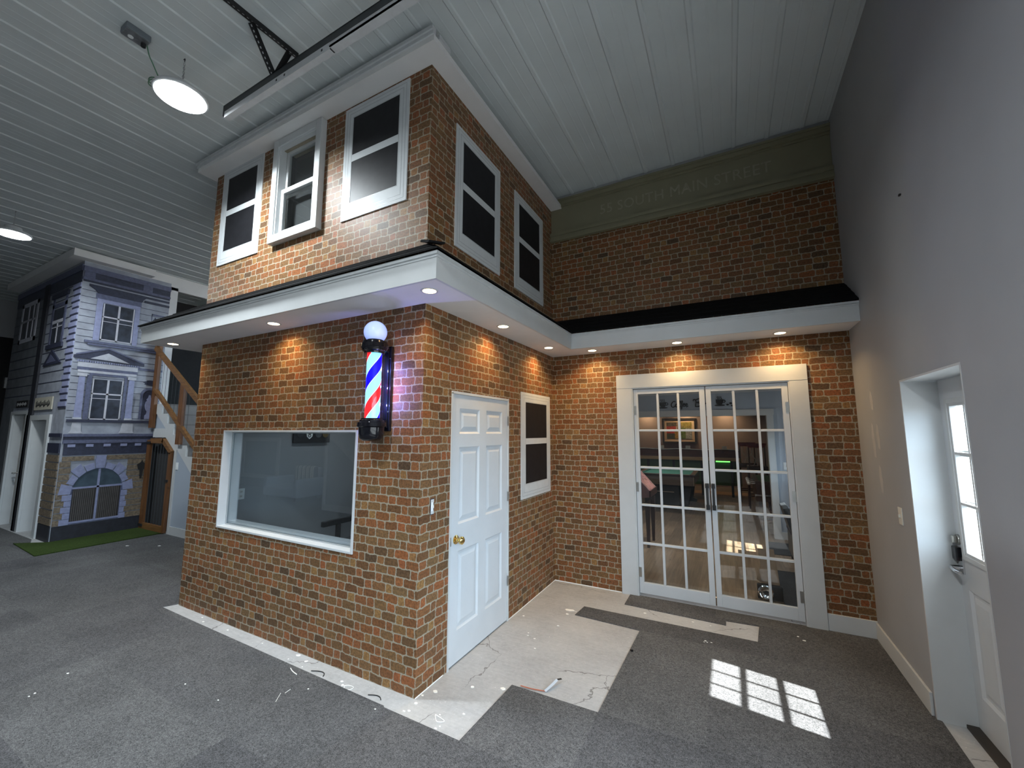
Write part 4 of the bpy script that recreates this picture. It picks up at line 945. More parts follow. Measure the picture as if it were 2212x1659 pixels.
MB().prism([(-6.66, 0.0), (-4.72, 0.0), (-6.13, 1.08), (-6.66, 1.46)], 'y', SY - 0.004, SY + 0.012).build('side_panel', M['blue_wall'], st)
MB().prism([(-7.56, 1.81), (-7.11, 1.81), (-7.56, 2.10)], 'y', SY - 0.004, SY + 0.012).build('side_panel', M['blue_wall'], st)
MB().prism([(-7.575, 1.645), (-7.08, 1.645), (-6.72, 1.41), (-6.72, 0.0), (-6.645, 0.0), (-6.645, 1.46), (-7.06, 1.81), (-7.575, 1.81)], 'y', SY - 0.020, SY + 0.012).build('gate_casing', M['white'], st)
MB().box(-6.645, -4.9, SY - 0.018, SY - 0.004, 0.0, 0.135).build('baseboard', M['white'], st)
rl = thing('stair_railing', 'stained wooden stair railing with sloping rails and posts', 'railing', (-7.0, SY - 0.05, 2.2))
MB().box(-7.655, -7.525, SY - 0.075, SY - 0.022, 1.82, 3.40).build('post', M['stain_z'], rl)
MB().box(-6.60, -6.46, SY - 0.075, SY - 0.022, 1.53, 2.60).build('post', M['stain_z'], rl)
MB().box(-5.45, -5.31, SY - 0.075, SY - 0.022, 0.70, 1.9).build('post', M['stain_z'], rl)
MB().bar((-7.60, SY - 0.10, 3.33), (-4.75, SY - 0.10, 1.56), 0.045, 0.088).build('handrail', M['stain_x'], rl)
MB().bar((-7.60, SY - 0.05, 2.55), (-4.75, SY - 0.05, 0.70), 0.055, 0.062).build('lower_rail', M['stain_x'], rl)
wm = MB()
for k in range(10):
    x = -7.5 + 0.13 * k; wm.tube([(x, SY - 0.035, 2.50 - (x + 7.6) * 0.65), (x, SY - 0.035, 3.27 - (x + 7.6) * 0.62)], 0.003, 5)
wm.build('wire_mesh', M['steel_dark'], rl)
gt = thing('stair_gate', 'stained wooden gate with dark wire mesh closing the space under the stairs', 'gate', (-7.2, SY - 0.03, 0))
MB().box(-7.645, -7.53, SY - 0.07, SY - 0.022, 0.021, 1.60).build('stile', M['stain_z'], gt)
MB().box(-6.80, -6.735, SY - 0.07, SY - 0.022, 0.021, 1.38).build('stile', M['stain_z'], gt)
MB().box(-7.53, -6.80, SY - 0.07, SY - 0.022, 0.021, 0.12).build('rail', M['stain_x'], gt)
MB().box(-7.53, -7.05, SY - 0.07, SY - 0.022, 1.54, 1.63).build('rail', M['stain_x'], gt)
MB().bar((-7.08, SY - 0.046, 1.60), (-6.74, SY - 0.046, 1.38), 0.048, 0.075).build('brace', M['stain_x'], gt)
gm = MB()
for k in range(7): gm.tube([(-7.47 + 0.105 * k, SY - 0.045, 0.12), (-7.47 + 0.105 * k, SY - 0.045, min(1.55, 1.58 - max(0, -7.08 + 7.47 - 0.105 * k) * 0) if k < 4 else 1.55 - 0.066 * (k - 3))], 0.004, 5)
gm.build('wire_mesh', M['steel_dark'], gt)
MB().box(-7.645, -7.50, SY - 0.082, SY - 0.07, 1.53, 1.57).build('hinge', M['black_matt'], gt); MB().box(-7.645, -7.50, SY - 0.082, SY - 0.07, 0.06, 0.10).build('hinge', M['black_matt'], gt)
MB().box(-6.82, -6.72, SY - 0.085, SY - 0.07, 0.88, 0.92).build('latch', M['black_matt'], gt)
struct('backing_under_stair', MB().prism([(-7.665, 0), (-6.74, 0), (-6.74, 1.38), (-7.08, 1.60), (-7.665, 1.60)], 'y', 1.43, 1.45).box(-7.665, -7.655, 1.372, 1.43, 0, 1.60), plain('dark_gate_backing', (0.035, 0.036, 0.038), 0.8))  # dark board added behind the gate to blacken the space under the stairs
t = thing('light_switch', 'white light switch on the side panel below the stairs', 'switch', (-6.6, SY, 1.15))
MB().box(-6.640, -6.560, SY - 0.012, SY - 0.0045, 1.09, 1.215).build('cover_plate', M['plate_white'], t, bevel=0.002); MB().box(-6.61, -6.60, SY - 0.018, SY - 0.010, 1.14, 1.165).build('toggle', M['plate_white'], t)

# ------------------------------------------------------------------ rooms seen through the french doors
RY, RZ = 5.95, 2.50                    # partition with the coffee lettering, its ceiling
RRX = 3.06
struct('floor_back_room', MB().box(-4.6, RRX, D + 0.12, 11.7, 0.0, 0.004), M['laminate'])
struct('ceiling_back_room', MB().box(-3.0, RRX + 0.1, D + 0.12, 11.7, 2.56, 2.60), M['white_low'])
struct('wall_back_room_right', holed('x', D + 0.12, 11.7, 0, 2.56, RRX, RRX + 0.1, [(4.50, 5.30, 1.0, 1.80)]), M['blue_wall'])
struct('wall_back_room_left', MB().box(-3.0, -2.9, D + 0.12, 11.7, 0, 2.56), M['blue_wall'])
struct('wall_partition', holed('y', -2.9, RRX, 0.004, 2.56, RY, RY + 0.14, [(-2.2, 2.50, 0.0, 2.05)]), M['blue_wall'])
struct('trim_7', MB().box(2.50, 2.600, RY - 0.02, RY, 0.004, 2.05).box(-2.3, 2.612, RY - 0.022, RY, 2.05, 2.155).box(2.600, RRX, RY - 0.018, RY, 0.004, 0.12).box(-2.2, 2.5, RY, RY + 0.14, 2.045, 2.05).box(2.495, 2.50, RY, RY + 0.14, 0.004, 2.05).box(-2.9, RRX, RY - 0.02, RY, 2.455, 2.56), M['white'])
struct('wall_rear', MB().box(-3.0, RRX, 11.6, 11.7, 0, 2.56), M['taupe_wall'])
struct('baseboard_rear', MB().box(-2.9, RRX, 11.58, 11.6, 0.004, 0.13), M['white'])
r = sroot('window_8', 'window in the right wall of the back room', 'window', (RRX, 4.9, 1.0))
wg = MB().frame('x', 4.50, 5.30, 1.0, 1.80, 0.03, RRX, RRX + 0.08).rect('x', 4.885, 4.915, 1.0, 1.80, RRX + 0.03, RRX + 0.05)
for k in range(1, 4): wg.rect('x', 4.50, 5.30, 1.0 + 0.2 * k - 0.008, 1.0 + 0.2 * k + 0.008, RRX + 0.03, RRX + 0.05)
struct('frame', wg, M['white'], r); struct('pane', MB().rect('x', 4.52, 5.28, 1.02, 1.78, RRX + 0.052, RRX + 0.056), M['glass'], r)
# coffee lettering
t = thing('coffee_bar_lettering', 'black cursive coffee bar lettering with two steaming cups above the opening', 'sign', (1.35, RY, 2.26))
YS = RY - 0.012
def strokes(list_, ox, oz, sc, r=0.0105):
    m = MB()
    for s_ in list_: m.tube(smooth_path([(ox + a * sc, YS, oz + b * sc) for a, b in s_], 6), r, 6)
    return m
LETT = {'C': ([[(0.75, 0.85), (0.6, 1.0), (0.3, 0.85), (0.08, 0.45), (0.15, 0.08), (0.42, 0.0), (0.75, 0.2)]], 0.78),
        'o': ([[(0.3, 0.55), (0.08, 0.35), (0.15, 0.05), (0.38, 0.05), (0.48, 0.32), (0.32, 0.55), (0.30, 0.42), (0.6, 0.36)]], 0.55),
        'f': ([[(0.0, 0.1), (0.25, 0.5), (0.38, 0.95), (0.28, 1.02), (0.2, 0.7), (0.15, 0.0), (0.12, -0.35), (0.22, -0.2), (0.28, 0.05), (0.45, 0.15)]], 0.40),
        'e': ([[(0.05, 0.25), (0.35, 0.38), (0.30, 0.55), (0.12, 0.48), (0.06, 0.2), (0.2, 0.02), (0.48, 0.18)]], 0.46),
        'B': ([[(0.0, 0.75), (0.1, 0.98), (0.35, 0.75), (0.25, 0.0)], [(0.32, 0.9), (0.75, 1.05), (0.78, 0.7), (0.42, 0.52), (0.85, 0.45), (0.75, 0.05), (0.25, 0.0)]], 0.95),
        'a': ([[(0.45, 0.5), (0.2, 0.52), (0.06, 0.22), (0.2, 0.02), (0.42, 0.25), (0.46, 0.52), (0.44, 0.08), (0.62, 0.15)]], 0.60),
        'r': ([[(0.0, 0.15), (0.12, 0.5), (0.2, 0.42), (0.16, 0.0)], [(0.18, 0.35), (0.35, 0.52), (0.5, 0.42)]], 0.5)}
ox = 0.975
for ch in 'Coffee Bar':
    if ch == ' ': ox = 1.365; continue
    s_, w_ = LETT[ch]; big = 1.25 if ch == 'B' else 1.0
    strokes(s_, ox, 2.222, 0.110 * big, 0.0095).build('letter', M['black_matt'], t, True); ox += w_ * 0.096 * big
def cup(cx, cz):
    m = MB()
    pl = [(-0.06, 0.055), (0.06, 0.055), (0.056, 0.0), (0.035, -0.035), (-0.035, -0.035), (-0.056, 0.0)]
    m.prism([(cx + a, cz + b) for a, b in pl], 'y', YS - 0.004, YS + 0.006)
    m.prism([(cx + 0.085 * math.cos(a), cz - 0.05 + 0.014 * math.sin(a)) for a in [2 * PI * k / 20 for k in range(20)]], 'y', YS - 0.004, YS + 0.006)
    m.tube([(cx + 0.065 + 0.028 * math.cos(a), YS, cz + 0.022 + 0.024 * math.sin(a)) for a in [2 * PI * k / 14 for k in range(15)]], 0.007, 6)
    for dx in (-0.028, 0.0, 0.028): m.tube(smooth_path([(cx + dx, YS, cz + 0.062), (cx + dx + 0.01, YS, cz + 0.078), (cx + dx - 0.008, YS, cz + 0.094), (cx + dx + 0.004, YS, cz + 0.112)], 4), 0.005, 6)
    return m
cup(0.832, 2.265).build('cup_motif', M['black_matt'], t); cup(1.800, 2.285).build('cup_motif', M['black_matt'], t)
for bx_, bz_ in ((1.925, 2.243), (1.975, 2.268), (2.0, 2.225)):
    MB().prism([(bx_ + 0.022 * math.cos(a), bz_ + 0.014 * math.sin(a)) for a in [2 * PI * k / 16 for k in range(16)]], 'y', YS - 0.004, YS + 0.008).build('bean_motif', M['black_matt'], t)
t = thing('wall_outlet', 'white outlet plate on the blue grey partition beside the white casing', 'outlet', (2.73, RY, 1.2))
MB().box(2.695, 2.775, RY - 0.007, RY, 1.135, 1.255).build('cover_plate', M['plate_white'], t, bevel=0.002); MB().box(2.725, 2.745, RY - 0.010, RY - 0.007, 1.18, 1.21).build('socket', M['plate'], t)
# framed picture
t = thing('framed_picture', 'black framed colourful picture on the rear wall of the games room', 'picture', (0.53, 11.6, 1.41))
MB().frame('y', 0.03, 1.03, 1.41, 2.195, 0.055, 11.565, 11.6).build('frame', M['black_matt'], t)
MB().rect('y', 0.08, 0.98, 1.46, 2.145, 11.585, 11.598).build('mat_board', M['mat_board'], t)
pc = [(0.16, 0.46, 1.94, 2.07, (0.10, 0.09, 0.06)), (0.16, 0.44, 1.72, 1.94, (0.42, 0.05, 0.03)), (0.16, 0.40, 1.55, 1.72, (0.05, 0.07, 0.04)), (0.40, 0.56, 1.55, 1.80, (0.34, 0.22, 0.03)),
      (0.46, 0.64, 1.80, 2.07, (0.30, 0.22, 0.16)), (0.60, 0.90, 1.88, 2.07, (0.26, 0.24, 0.06)), (0.56, 0.72, 1.55, 1.88, (0.10, 0.18, 0.04)), (0.72, 0.90, 1.55, 1.88, (0.28, 0.33, 0.36))]
for i, (a, b, c, d, col) in enumerate(pc): MB().rect('y', a, b, c, d, 11.580 - 0.0004 * i, 11.585).build('picture_patch', plain('picture_colour_%d' % i, col, 0.6, var=0.4, scale=30), t)
# long bar counter
t = thing('bar_counter', 'long wooden bar counter with green front panels and dark posts', 'counter', (0.8, 10.5, 0))
MB().box(-2.2, 2.16, 10.50, 11.1, 1.045, 1.09).build('counter_top', M['red_wood'], t)
MB().box(-2.2, 2.16, 10.52, 10.60, 1.09, 1.285).build('back_board', M['red_wood'], t)
MB().box(-2.2, 2.18, 10.46, 10.50, 0.97, 1.06).build('front_rail', M['pine_y'], t)
MB().box(-2.2, 2.16, 10.56, 10.60, 0.30, 0.97).build('front_panel', M['green_panel'], t)
for x in (-0.98, -0.26, 0.45, 1.19, 1.93): MB().box(x - 0.03, x + 0.03, 10.49, 10.56, 0.004, 0.97).build('post', M['black_matt'], t)
MB().tube([(1.55, 10.54, 0.95), (1.95, 10.54, 0.95)], 0.016, 8).build('led_strip', M['green_led'], t)
MB().tube([(x, 10.505, 1.275 - 0.01 * math.sin((x + 2.2) * 6)) for x in [-2.2 + 0.12 * k for k in range(37)]], 0.012, 6).build('white_cord', M['chip'], t)
for i, x in enumerate((0.13, 0.85, 1.78)):
    q = thing('napkin_box', ['small white box on the bar below the picture, at left', 'small white box on the bar behind the left french door', 'small white box on the bar behind the right french door'][i], 'box', (x, 10.56, 1.285), 'white boxes on the bar ledge')
    MB().box(x - 0.06, x + 0.06, 10.525, 10.60, 1.286, 1.37).build('box', M['plate_white'], q); MB().box(x - 0.03, x + 0.03, 10.519, 10.525, 1.31, 1.34).build('opening', M['plate'], q)
# pool table
t = thing('pool_table', 'pool table with green felt and dark wooden sides in the games room', 'table', (0.4, 8.5, 0))
px0, px1, py0, py1 = -0.10, 1.20, 7.75, 9.75
MB().box(px0 + 0.1, px1 - 0.1, py0 + 0.1, py1 - 0.1, 0.76, 0.775).build('playfield', M['felt'], t)
MB().frame('z', px0, px1, py0, py1, 0.11, 0.755, 0.805).build('rail', M['dark_brown'], t, bevel=0.01)
MB().frame('z', px0 + 0.10, px1 - 0.10, py0 + 0.10, py1 - 0.10, 0.03, 0.775, 0.800).build('cushion', M['felt'], t)
MB().frame('z', px0 + 0.04, px1 - 0.04, py0 + 0.04, py1 - 0.04, 0.04, 0.56, 0.755).build('apron', mat_wood('table_apron', (0.10, 0.065, 0.045), (0.19, 0.13, 0.09), 'x'), t)
MB().box(px0 + 0.08, px1 - 0.08, py0 + 0.08, py1 - 0.08, 0.54, 0.56).build('bed', M['black_matt'], t)
for ax_, ay_ in ((px0 + 0.12, py0 + 0.2), (px1 - 0.38, py0 + 0.2), (px0 + 0.12, py1 - 0.45), (px1 - 0.38, py1 - 0.45)):
    MB().prism([(ax_, 0.54), (ax_ + 0.26, 0.54), (ax_ + 0.20, 0.10), (ax_ + 0.28, 0.06), (ax_ + 0.28, 0.004), (ax_ - 0.02, 0.004), (ax_ - 0.02, 0.06), (ax_ + 0.06, 0.10)], 'y', ay_, ay_ + 0.25).build('leg', M['black_matt'], t)
for cx, cy in ((px0 + 0.06, py0 + 0.06), (px1 - 0.06, py0 + 0.06), (px0 + 0.06, py1 - 0.06), (px1 - 0.06, py1 - 0.06)): MB().disc((cx, cy, 0.806), 0.055, 0.002, 'z', 20).build('pocket', M['black_matt'], t)
MB().box(0.25, 0.75, py0 + 0.028, py0 + 0.042, 0.40, 0.415).build('ball_return_trim', M['chrome'], t)
MB().box(0.15, 0.85, py0 + 0.05, py0 + 0.15, 0.12, 0.54).build('ball_return', M['black_matt'], t)
MB().box(px1 - 0.04, px1 - 0.025, py0 + 0.05, py0 + 0.13, 0.56, 0.80).build('corner_trim', M['chrome'], t)
# slanted arcade table
t = thing('arcade_table', 'pinkish sloped top arcade table with dark legs just inside the left french door', 'game table', (0.4, 4.6, 0))
MB().prism([(0.10, 0.66), (0.80, 0.76), (0.80, 0.86), (0.56, 1.12), (0.10, 1.12)], 'y', 4.35, 4.95).build('cabinet', M['pink'], t, bevel=0.008)
MB().prism([(0.805, 0.855), (0.565, 1.115), (0.560, 1.110), (0.800, 0.850)], 'y', 4.40, 4.90).build('glass_top', plain('playfield_print', (0.34, 0.16, 0.16), 0.15, var=0.5, scale=20), t)
MB().box(0.79, 0.815, 4.35, 4.95, 0.76, 0.86).build('front_rail', M['dark_brown'], t)
for cx, cy in ((0.745, 4.42), (0.745, 4.88), (0.16, 4.42), (0.16, 4.88)): MB().prism([(cx - 0.03, 0.66), (cx + 0.045, 0.72), (cx + 0.02, 0.004), (cx - 0.015, 0.004)], 'y', cy - 0.03, cy + 0.03).build('leg', M['dark_brown'], t)
# red stools
def stool(x, y, label):
    t = thing('bar_stool', label, 'stool', (x, y, 0), 'red topped bar stools')
    MB().prism([(x - 0.2, 1.50), (x + 0.2, 1.50), (x + 0.17, 1.40), (x - 0.17, 1.40)], 'y', y - 0.20, y - 0.17).build('top_rail', M['red'], t, bevel=0.01)
    for dx in (-0.16, 0.16): MB().tube([(x + dx, y - 0.18, 0.96), (x + dx, y - 0.185, 1.42)], 0.014).build('back_post', M['dark_brown'], t)
    m = MB()
    for dx in (-0.08, 0.0, 0.08): m.tube(smooth_path([(x + dx, y - 0.18, 0.98), (x + dx * 0.4, y - 0.18, 1.12), (x + dx * 1.3, y - 0.18, 1.25), (x + dx, y - 0.18, 1.41)], 5), 0.008)
    m.build('back_scroll', M['zinc'], t)
    MB().box(x - 0.21, x + 0.21, y - 0.19, y + 0.2, 0.86, 0.98).build('seat', M['dark_brown'], t, bevel=0.02)
    for dx, dy in ((-0.18, -0.16), (0.18, -0.16), (-0.18, 0.17), (0.18, 0.17)): MB().tube([(x + dx, y + dy, 0.86), (x + dx * 1.12, y + dy * 1.12, 0.004)], 0.02).build('leg', M['dark_brown'], t)
    MB().box(x - 0.19, x + 0.19, y - 0.185, y - 0.165, 0.28, 0.31).box(x - 0.19, x + 0.19, y + 0.175, y + 0.195, 0.28, 0.31).build('stretcher', M['dark_brown'], t)
stool(2.46, 9.0, 'red topped bar stool seen through the right french door'); stool(2.30, 10.0, 'bar stool farther back by the counter, mostly hidden behind the near stool')
# foosball table
t = thing('foosball_table', 'dark foosball table with chrome legs and pale rod handles behind the opening', 'game table', (2.55, 7.0, 0))
MB().box(2.30, 3.0, 6.55, 7.9, 0.50, 0.86).build('cabinet', M['dark_brown'], t, bevel=0.01)
MB().box(2.36, 2.94, 6.62, 7.83, 0.862, 0.868).build('playfield', M['green_panel'], t)
MB().box(2.28, 3.0, 6.53, 6.55, 0.60, 0.63).build('chrome_trim', M['chrome'], t)
for k in range(4):
    y = 6.75 + 0.3 * k; MB().tube([(2.20, y, 0.80), (3.04, y, 0.80)], 0.009).build('rod', M['chrome'], t); MB().sphere((2.20, y, 0.80), 0.032, 14, 8).build('handle', M['plate'], t, True)
for cx in (2.36, 2.94):
    for cy in (6.62, 7.83): MB().box(cx - 0.03, cx + 0.03, cy - 0.03, cy + 0.03, 0.004, 0.50).build('leg', M['chrome'], t)
MB().box(2.36, 2.94, 6.61, 6.63, 0.18, 0.21).build('stretcher', M['chrome'], t)
# chair at the right edge
t = thing('side_chair', 'grey chair with curved back at the right edge of the back room', 'chair', (2.75, 4.55, 0))
MB().box(2.57, 3.02, 4.35, 4.85, 0.40, 0.47).build('seat', M['navy'], t, bevel=0.02)
MB().prism([(2.50, 0.74), (2.57, 0.76), (2.68, 0.45), (2.64, 0.10), (2.58, 0.10), (2.58, 0.42)], 'y', 4.35, 4.85).build('backrest', M['steel_dark'], t, bevel=0.01)
for cx, cy in ((2.62, 4.40), (2.62, 4.80), (2.98, 4.40), (2.98, 4.80)): MB().box(cx - 0.02, cx + 0.02, cy - 0.02, cy + 0.02, 0.004, 0.40).build('leg', M['black_matt'], t)
MB().box(2.56, 2.72, 4.42, 4.60, 0.64, 0.72).build('cushion', M['navy'], t, bevel=0.02)
# door mat and carton with round lamp
o = MB().box(2.36, RRX - 0.02, 4.9, 5.65, 0.0045, 0.012).build('floor_mat', M['carpet_dark']); tag(o, 'dark grey mat on the laminate near the partition casing', 'mat')
o = MB().box(2.33, RRX - 0.02, 2.62, 4.10, 0.0045, 0.012).build('floor_mat', M['carpet_dark']); tag(o, 'grey carpet runner inside the right french door', 'mat')
t = thing('floor_spotlight', 'brown card folded behind a round chrome spotlight on the floor inside the right door', 'lamp', (2.2, 3.0, 0.012))
MB().prism([(2.125, 0.51), (2.275, 0.515), (2.31, 0.16), (2.255, 0.15), (2.25, 0.11), (2.18, 0.11), (2.165, 0.14), (2.10, 0.19), (2.145, 0.35)], 'y', 3.0, 3.012).build('card_back', M['card'], t)
MB().box(2.10, 2.33, 2.95, 3.0, 0.0125, 0.16).build('base', M['black_matt'], t, bevel=0.01)
MB().lathe([(0.065, 0.0), (0.072, -0.02), (0.062, -0.024), (0.045, -0.008), (0.012, -0.006)], (2.175, 2.95, 0.088), 'y', 28).build('reflector', M['chrome'], t, True)
MB().prism([(2.15, 0.085), (2.175, 0.098), (2.205, 0.092), (2.2, 0.066), (2.165, 0.064)], 'y', 2.930, 2.936).build('bulb', M['steel_dark'], t)
for i, x in enumerate((-0.42, 0.75, 1.84)): recessed(x, 11.35, 2.56, ['games room recessed light over the left of the bar', 'games room recessed light over the framed picture', 'games room recessed light over the right end of the bar'][i], 'recessed lights in the games room', 5, (1.0, 0.60, 0.28))
for i, (x, y) in enumerate(((0.3, 8.4), (1.2, 4.8), (-0.8, 4.2))): recessed(x, y, 2.56, ['added games room fill light over the pool table', 'added back room fill light before the coffee lettering', 'added back room fill light over the arcade table side'][i], 'recessed lights in the games room', (10, 14, 14)[i], (1.0, 0.95, 0.90))  # three unseen ceiling lights added to lift the back rooms
for i, (x, y) in enumerate(((-2.2, 1.2), (-0.9, 1.2))): recessed(x, y, 2.62, ['added shop fill light over the inner left wall', 'added shop fill light behind the barber pole'][i], 'added fill lights in the shop', 5, (0.78, 0.9, 1.0))  # unseen ceiling lights added to brighten the shop interior

# ------------------------------------------------------------------ far side of the hall (mirrored in the shop window)
struct('wall_hall_side', MB().box(-6.25, -2.6, -4.05, -3.90, 0.0, ZC), M['grey_wall'])
struct('baseboard_hall', MB().box(-6.2, -2.6, -3.90, -3.885, 0.006, 0.14), M['white'])
struct('trim_8', MB().box(-6.27, -6.19, -3.91, -3.885, 0.006, 1.62).prism([(-6.19, 1.62), (-5.93, 1.50), (-5.18, 0.98), (-4.2, 0.30), (-4.2, 1.1), (-5.2, 1.75), (-6.19, 2.3)], 'y', -3.915, -3.885), M['white'])
struct('wall_hall_far', MB().box(-13.0, -6.25, -5.7, -5.55, 0.0, ZC), M['grey_wall'])
r = sroot('window_9', 'white framed interior window on the far hall wall', 'window', (-11.5, -5.5, 0.3))
struct('frame', MB().frame('y', -12.5, -10.5, 0.28, 1.57, 0.12, -5.55, -5.50), M['white'], r); struct('pane', MB().rect('y', -12.4, -10.6, 0.38, 1.47, -5.549, -5.54), M['decal_line'], r)
t = thing('armchair', 'grey armchair with a striped back cushion, seen only as a reflection in the shop window', 'armchair', (-8.3, -4.65, 0))
def stripes_mat():
    n_ = NT('striped_cushion'); p, x, y, z = n_.pos(); s_ = n_.m2('FRACT', n_.m2('MULTIPLY', x, 6.0))
    n_.bsdf(n_.ramp(s_, [(0.0, (0.75, 0.72, 0.62)), (0.42, (0.12, 0.13, 0.16)), (0.52, (0.75, 0.72, 0.62)), (0.74, (0.12, 0.13, 0.16))], 'CONSTANT'), 0.9); return n_.m
MB().box(-8.95, -7.75, -5.0, -4.2, 0.10, 0.36).build('seat', M['blue_wall'], t, bevel=0.05); MB().box(-8.85, -7.85, -5.1, -4.95, 0.3, 0.80).build('backrest', M['blue_wall'], t, bevel=0.05)
MB().box(-8.65, -7.85, -4.95, -4.80, 0.38, 0.84).build('cushion', stripes_mat(), t, bevel=0.06)
for sx in (-9.05, -7.8): MB().box(sx, sx + 0.15, -5.0, -4.2, 0.10, 0.56).build('armrest', M['blue_wall'], t, bevel=0.04)
for cx in (-8.95, -7.8):
    for cy in (-4.95, -4.25): MB().box(cx - 0.025, cx + 0.025, cy - 0.025, cy + 0.025, 0.006, 0.10).build('leg', M['dark_brown'], t)

# ------------------------------------------------------------------ scraps on the floor
def chip(x, y, r, z, label, name='plaster_chip', group='white plaster chips on the floor', flat=0.7):
    m = MB(); k = random.randint(6, 9); a0 = random.random() * 6
    p = [(x + r * random.uniform(0.55, 1.1) * math.cos(a0 + 2 * PI * i / k), y + r * flat * random.uniform(0.5, 1.1) * math.sin(a0 + 2 * PI * i / k)) for i in range(k)]
    m.prism(p, 'z', z, z + 0.0025); o = m.build(name, M['chip']); tag(o, label, 'chip', group); return o
chip(0.435, 1.765, 0.055, 0.0005, 'largest white plaster scrap, by the tip of the carpet strip', flat=0.5)
CH = [(0.447, 1.671, 0.02), (0.089, 1.435, 0.013), (0.274, 1.156, 0.009), (0.364, 1.09, 0.012), (0.292, 1.111, 0.010), (0.433, 0.948, 0.010), (0.455, 1.403, 0.015), (0.459, 0.369, 0.022), (0.505, 1.757, 0.008),
      (0.265, 0.284, 0.018), (0.069, 0.126, 0.022), (0.02, 0.053, 0.012), (0.24, -0.043, 0.008), (0.29, -0.148, 0.010), (0.303, -0.123, 0.007), (0.368, 0.035, 0.010)]
for x, y, rr in CH: chip(x, y, rr, 0.0005, 'small white plaster chip on the bare concrete beside the six panel door', group='plaster chips beside the six panel door')
CH2 = [(-1.166, -0.028, 0.022), (-1.034, -0.051, 0.019), (-0.995, -0.112, 0.007), (-0.581, -0.095, 0.016), (-0.543, -0.122, 0.014), (-1.185, -0.096, 0.008), (-2.58, -0.035, 0.014), (-2.474, -0.075, 0.014), (-2.1, -0.06, 0.012), (-1.6, -0.05, 0.010), (0.036, -0.030, 0.018), (0.046, -0.105, 0.014), (0.018, -0.122, 0.010)]
for x, y, rr in CH2: chip(x, y, rr, 0.0005, 'white plaster chip on the bare strip under the shop front', group='plaster chips under the shop front')
for x, y, rr in ((1.106, 2.043, 0.018), (1.534, 2.063, 0.012), (1.681, 2.059, 0.008)): chip(x, y, rr, 0.0005, 'white plaster chip on the bare concrete strip before the french doors', group='plaster chips before the french doors')
for x, y, rr in ((-1.509, -0.636, 0.008), (-2.279, -1.161, 0.010), (-2.407, -0.974, 0.012), (-2.264, -1.191, 0.008), (-6.341, 0.698, 0.03), (-5.91, 0.929, 0.03), (-1.119, -0.622, 0.008), (-0.706, -0.268, 0.008), (-0.148, -0.201, 0.008)):
    chip(x, y, rr, 0.0062, 'pale scrap lying on the dark carpet left of the brick shop', group='pale scraps on the left carpet')
for x, y, rr in ((2.354, 2.181, 0.011), (2.392, 2.122, 0.015), (1.655, 1.725, 0.010), (1.669, 1.705, 0.007), (1.70, 1.718, 0.008), (1.645, 1.700, 0.006)):
    chip(x, y, rr, 0.0062, 'white crumb on the carpet in front of the french doors', group='crumbs on the carpet by the french doors')
def strip(pts, r, mat, label, z, name='wall_trim_offcut', cat='offcut', group=None, taper=None):
    p = smooth_path([(a, b, z) for a, b in pts], 6); o = MB().tube(p, r, 6).build(name, mat, None, True); return tag(o, label, cat, group)
strip([(-0.885, -0.117), (-0.825, -0.092), (-0.775, -0.092), (-0.749, -0.120)], 0.0030, M['black_matt'], 'dark bent trimming on the bare strip, nearer the shop window end', 0.004, group='dark trimmings under the shop front')
strip([(-0.302, -0.117), (-0.254, -0.097), (-0.215, -0.097), (-0.188, -0.115)], 0.0030, M['black_matt'], 'dark bent trimming on the bare strip, nearer the brick corner', 0.004, group='dark trimmings under the shop front')
strip([(-1.042, -0.173), (-0.994, -0.190), (-0.928, -0.202)], 0.0030, M['chip'], 'white curled trimming on the carpet edge under the shop front', 0.009)
strip([(-0.828, -0.385), (-0.80, -0.42), (-0.773, -0.454)], 0.0016, M['chip'], 'thin pale thread on the carpet, the longer one', 0.008); strip([(-0.803, -0.372), (-0.809, -0.328)], 0.0014, M['chip'], 'thin pale thread on the carpet, the shorter one', 0.008)
t = thing('wallpaper_offcut', 'long bent offcut, orange then pale blue, curling off the concrete by the carpet corner', 'offcut', (0.72, 0.47, 0.0))
def ribbon(pts, w, name, mat, par):
    p = smooth_path(pts, 6); m = MB()
    for i in range(len(p) - 1): m.bar(p[i], p[i + 1], w, 0.0012)
    m.build(name, mat, par)
ribbon([(0.556, 0.447, 0.008), (0.64, 0.455, 0.006), (0.728, 0.474, 0.006)], 0.010, 'orange_length', plain('orange_paper', (0.40, 0.13, 0.08), 0.6), t)
ribbon([(0.728, 0.474, 0.006), (0.752, 0.520, 0.022), (0.774, 0.585, 0.036)], 0.020, 'pale_length', plain('pale_blue_paper', (0.52, 0.60, 0.70), 0.5), t)
ribbon([(0.774, 0.585, 0.036), (0.797, 0.607, 0.036)], 0.016, 'dark_tip', M['black_matt'], t)
o = MB().lathe([(0.012, 0.0), (0.012, 0.008), (0.006, 0.010), (0.001, 0.010)], (1.14, 1.272, 0.0062), 'z', 18).build('black_cap', M['black_gloss'], None, True); tag(o, 'small black round cap on the carpet at the edge of the bare concrete', 'cap')
def wire_shape(pts, label, z=0.003):
    return strip(pts, 0.0022, M['chip'], label, z, 'chalk_outline', 'outline')
wire_shape([(0.215, -0.055), (0.300, -0.075), (0.262, -0.100), (0.218, -0.060)], 'small white triangular paper loop on the concrete by the brick corner')
wire_shape([(-0.525, -0.125), (-0.500, -0.105), (-0.455, -0.105), (-0.455, -0.135), (-0.490, -0.148), (-0.520, -0.128)], 'small white squarish paper loop on the strip under the shop front')

